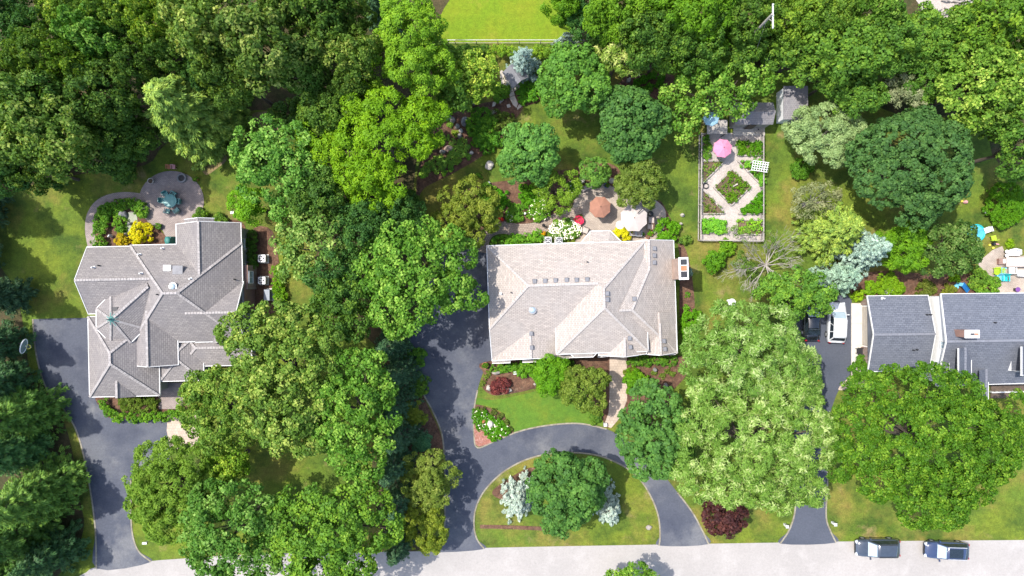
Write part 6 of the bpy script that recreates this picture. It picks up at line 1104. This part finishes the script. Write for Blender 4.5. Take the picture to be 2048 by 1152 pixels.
# right house yard
ac(1780, 583, 'air conditioner behind the right garage', .8, .05)
t = thing('paddling_pool', 'turquoise round paddling pool beside the olive tree', 'pool', W(1953, 466, .3)+(.02,)); MB().lathe([(.92, 0), (1.0, .1), (.98, .34), (.86, .36), (.84, .1)], 28, cap=False).build('rim', M['turquoise'], t, True); MB().lathe([(.86, .2), (.86, .22)], 28).build('water', M['pool_water'], t)
t = thing('toy_slide', 'turquoise inflatable toy at the upper left of the paddling pool', 'toy', W(1934, 453, .3)+(.02,), .3); ring(b := MB(), .36, .13, .15); b.build('ring', M['turquoise'], t); MB().lathe([(.01, .05), (.3, .05), (.3, .1), (.01, .1)], 16).build('floor', M['turquoise'], t)
chair(1975, 460, 200, 'white_plastic', 'white folding chair right of the paddling pool', .6, .65, None, None, False); chair(1988, 476, 100, 'green_plastic', 'lime green folding chair right of the paddling pool', .55, .55, None, None, False)
simple('toy', 'yellow and pink toy on the lawn below the dense round tree', 'toy', 1928, 404, .2, [('body', 'pink_plastic', lambda b: b.blob((.15, 0, .2), (.25, .2, .2), 3, 2, .2)), ('head', 'yellow_plastic', lambda b: b.blob((-.2, .08, .15), (.16, .13, .14), 4, 2, .2))])
simple('cushion', 'white cushion on the grass under the wide right bush', 'cushion', 1976, 425, .2, [('cushion', 'white_plastic', lambda b: b.blob((0, 0, .1), (.38, .2, .12), 6, 2, .15))], R(-10))
simple('toy', 'dark and pink toy at the tip of the right patio', 'toy', 1990, 488, .3, [('body', 'metal_dark', lambda b: b.box((-.1, .02, .2), (.3, .3, .4), .3, .8)), ('arm', 'pink_plastic', lambda b: b.box((.25, 0, .2), (.45, .14, .12), -.2))])
for u, v, lab in ((1979, 490, 'yellow ball beside the dark toy'), (1986, 496, 'pale yellow ball at the tip of the right patio')): simple('ball', lab, 'ball', u, v, .12, [('ball', 'yellow_plastic', lambda b: b.blob((0, 0, .13), (.14, .14, .14), 2, 2, .01))])
t = thing('sofa', 'white garden sofa at the top of the right patio', 'sofa', W(2029, 505, .5)+(.05,)); MB().box((0, -.05, .32), (1.25, .6, .26)).build('seat', M['white_plastic'], t); MB().tube([(-.65, -.2, .55), (-.6, .25, .62), (0, .38, .66), (.6, .25, .62), (.65, -.2, .55)], .1, 8).build('backrest', M['white_plastic'], t)
for sx in (-1, 1):
    for sy in (-1, 1): MB().box((sx*.55, sy*.22-.05, .1), (.07, .07, .2)).build('leg', M['metal_grey'], t)
for v, lab in ((503, 'upper white round stool left of the white sofa'), (511, 'lower white round stool left of the white sofa')): round_table(2013.5, v, 3.6, .45, 'white_plastic', lab, 'stool')
rect_table(2042, 524, 3.3, 1.05, .75, 'cushion', 'long pale dining table on the right patio', 0)
simple('side_table', 'brown box table left of the long pale table', 'table', 2004, 523, .4, [('box', 'brick', lambda b: b.box((0, 0, .22), (.7, .65, .44))), ('cushion', 'white_plastic', lambda b: b.box((.22, .03, .5), (.36, .48, .12)))])
for u, v, lab in ((2024, 541, 'left white armchair below the long pale table'), (2041, 546, 'right white armchair below the long pale table')): chair(u, v, 90, 'white_plastic', lab, .72, .7, 'white armchairs of the right patio')
for u, v, f, m, lab in ((1994, 542, 180, 'green_plastic', 'lime green slatted chair on the right patio'), (2005, 543, 0, 'sky_plastic', 'pale blue slatted chair on the right patio'), (1999, 556, 270, 'sky_plastic', 'pale turquoise slatted chair nearest the green bush'), (2010, 557, 270, 'turquoise', 'deep turquoise slatted chair on the right patio')): adirondack(u, v, f, m, lab)
simple('bowl_stand', 'purple bowl at the wall of the right house', 'bowl', 2035, 579, .5, [('bowl', 'purple_plastic', lambda b: b.lathe([(.05, .4), (.25, .5), (.27, .56)], 14)), ('stand', 'metal_dark', lambda b: b.box((0, 0, .2), (.3, .3, .4)))])
simple('toy_slide', 'bright blue toy slide at the wall of the right house', 'toy', 1930, 576, .4, [('chute', 'blue_plastic', lambda b: b.bar((-.5, .35, .75), (.5, -.4, .1), .42, .08)), ('ladder', 'sky_plastic', lambda b: b.bar((-.75, .5, 0), (-.5, .35, .78), .4, .06)), ('side', 'blue_plastic', lambda b: b.bar((-.4, .58, .8), (.6, -.2, .18), .06, .14))])
simple('bucket', 'round blue tub left of the blue toy slide', 'tub', 1912, 574, .3, [('tub', 'sky_plastic', lambda b: b.lathe([(.24, 0), (.3, .3), (.26, .3), (.22, .06)], 16, cap=False)), ('lid', 'sky_plastic', lambda b: b.lathe([(.01, .26), (.27, .27)], 16))])
chair(1720, 702, 180, 'metal_dark', 'black metal chair on the concrete apron', .6, .7)
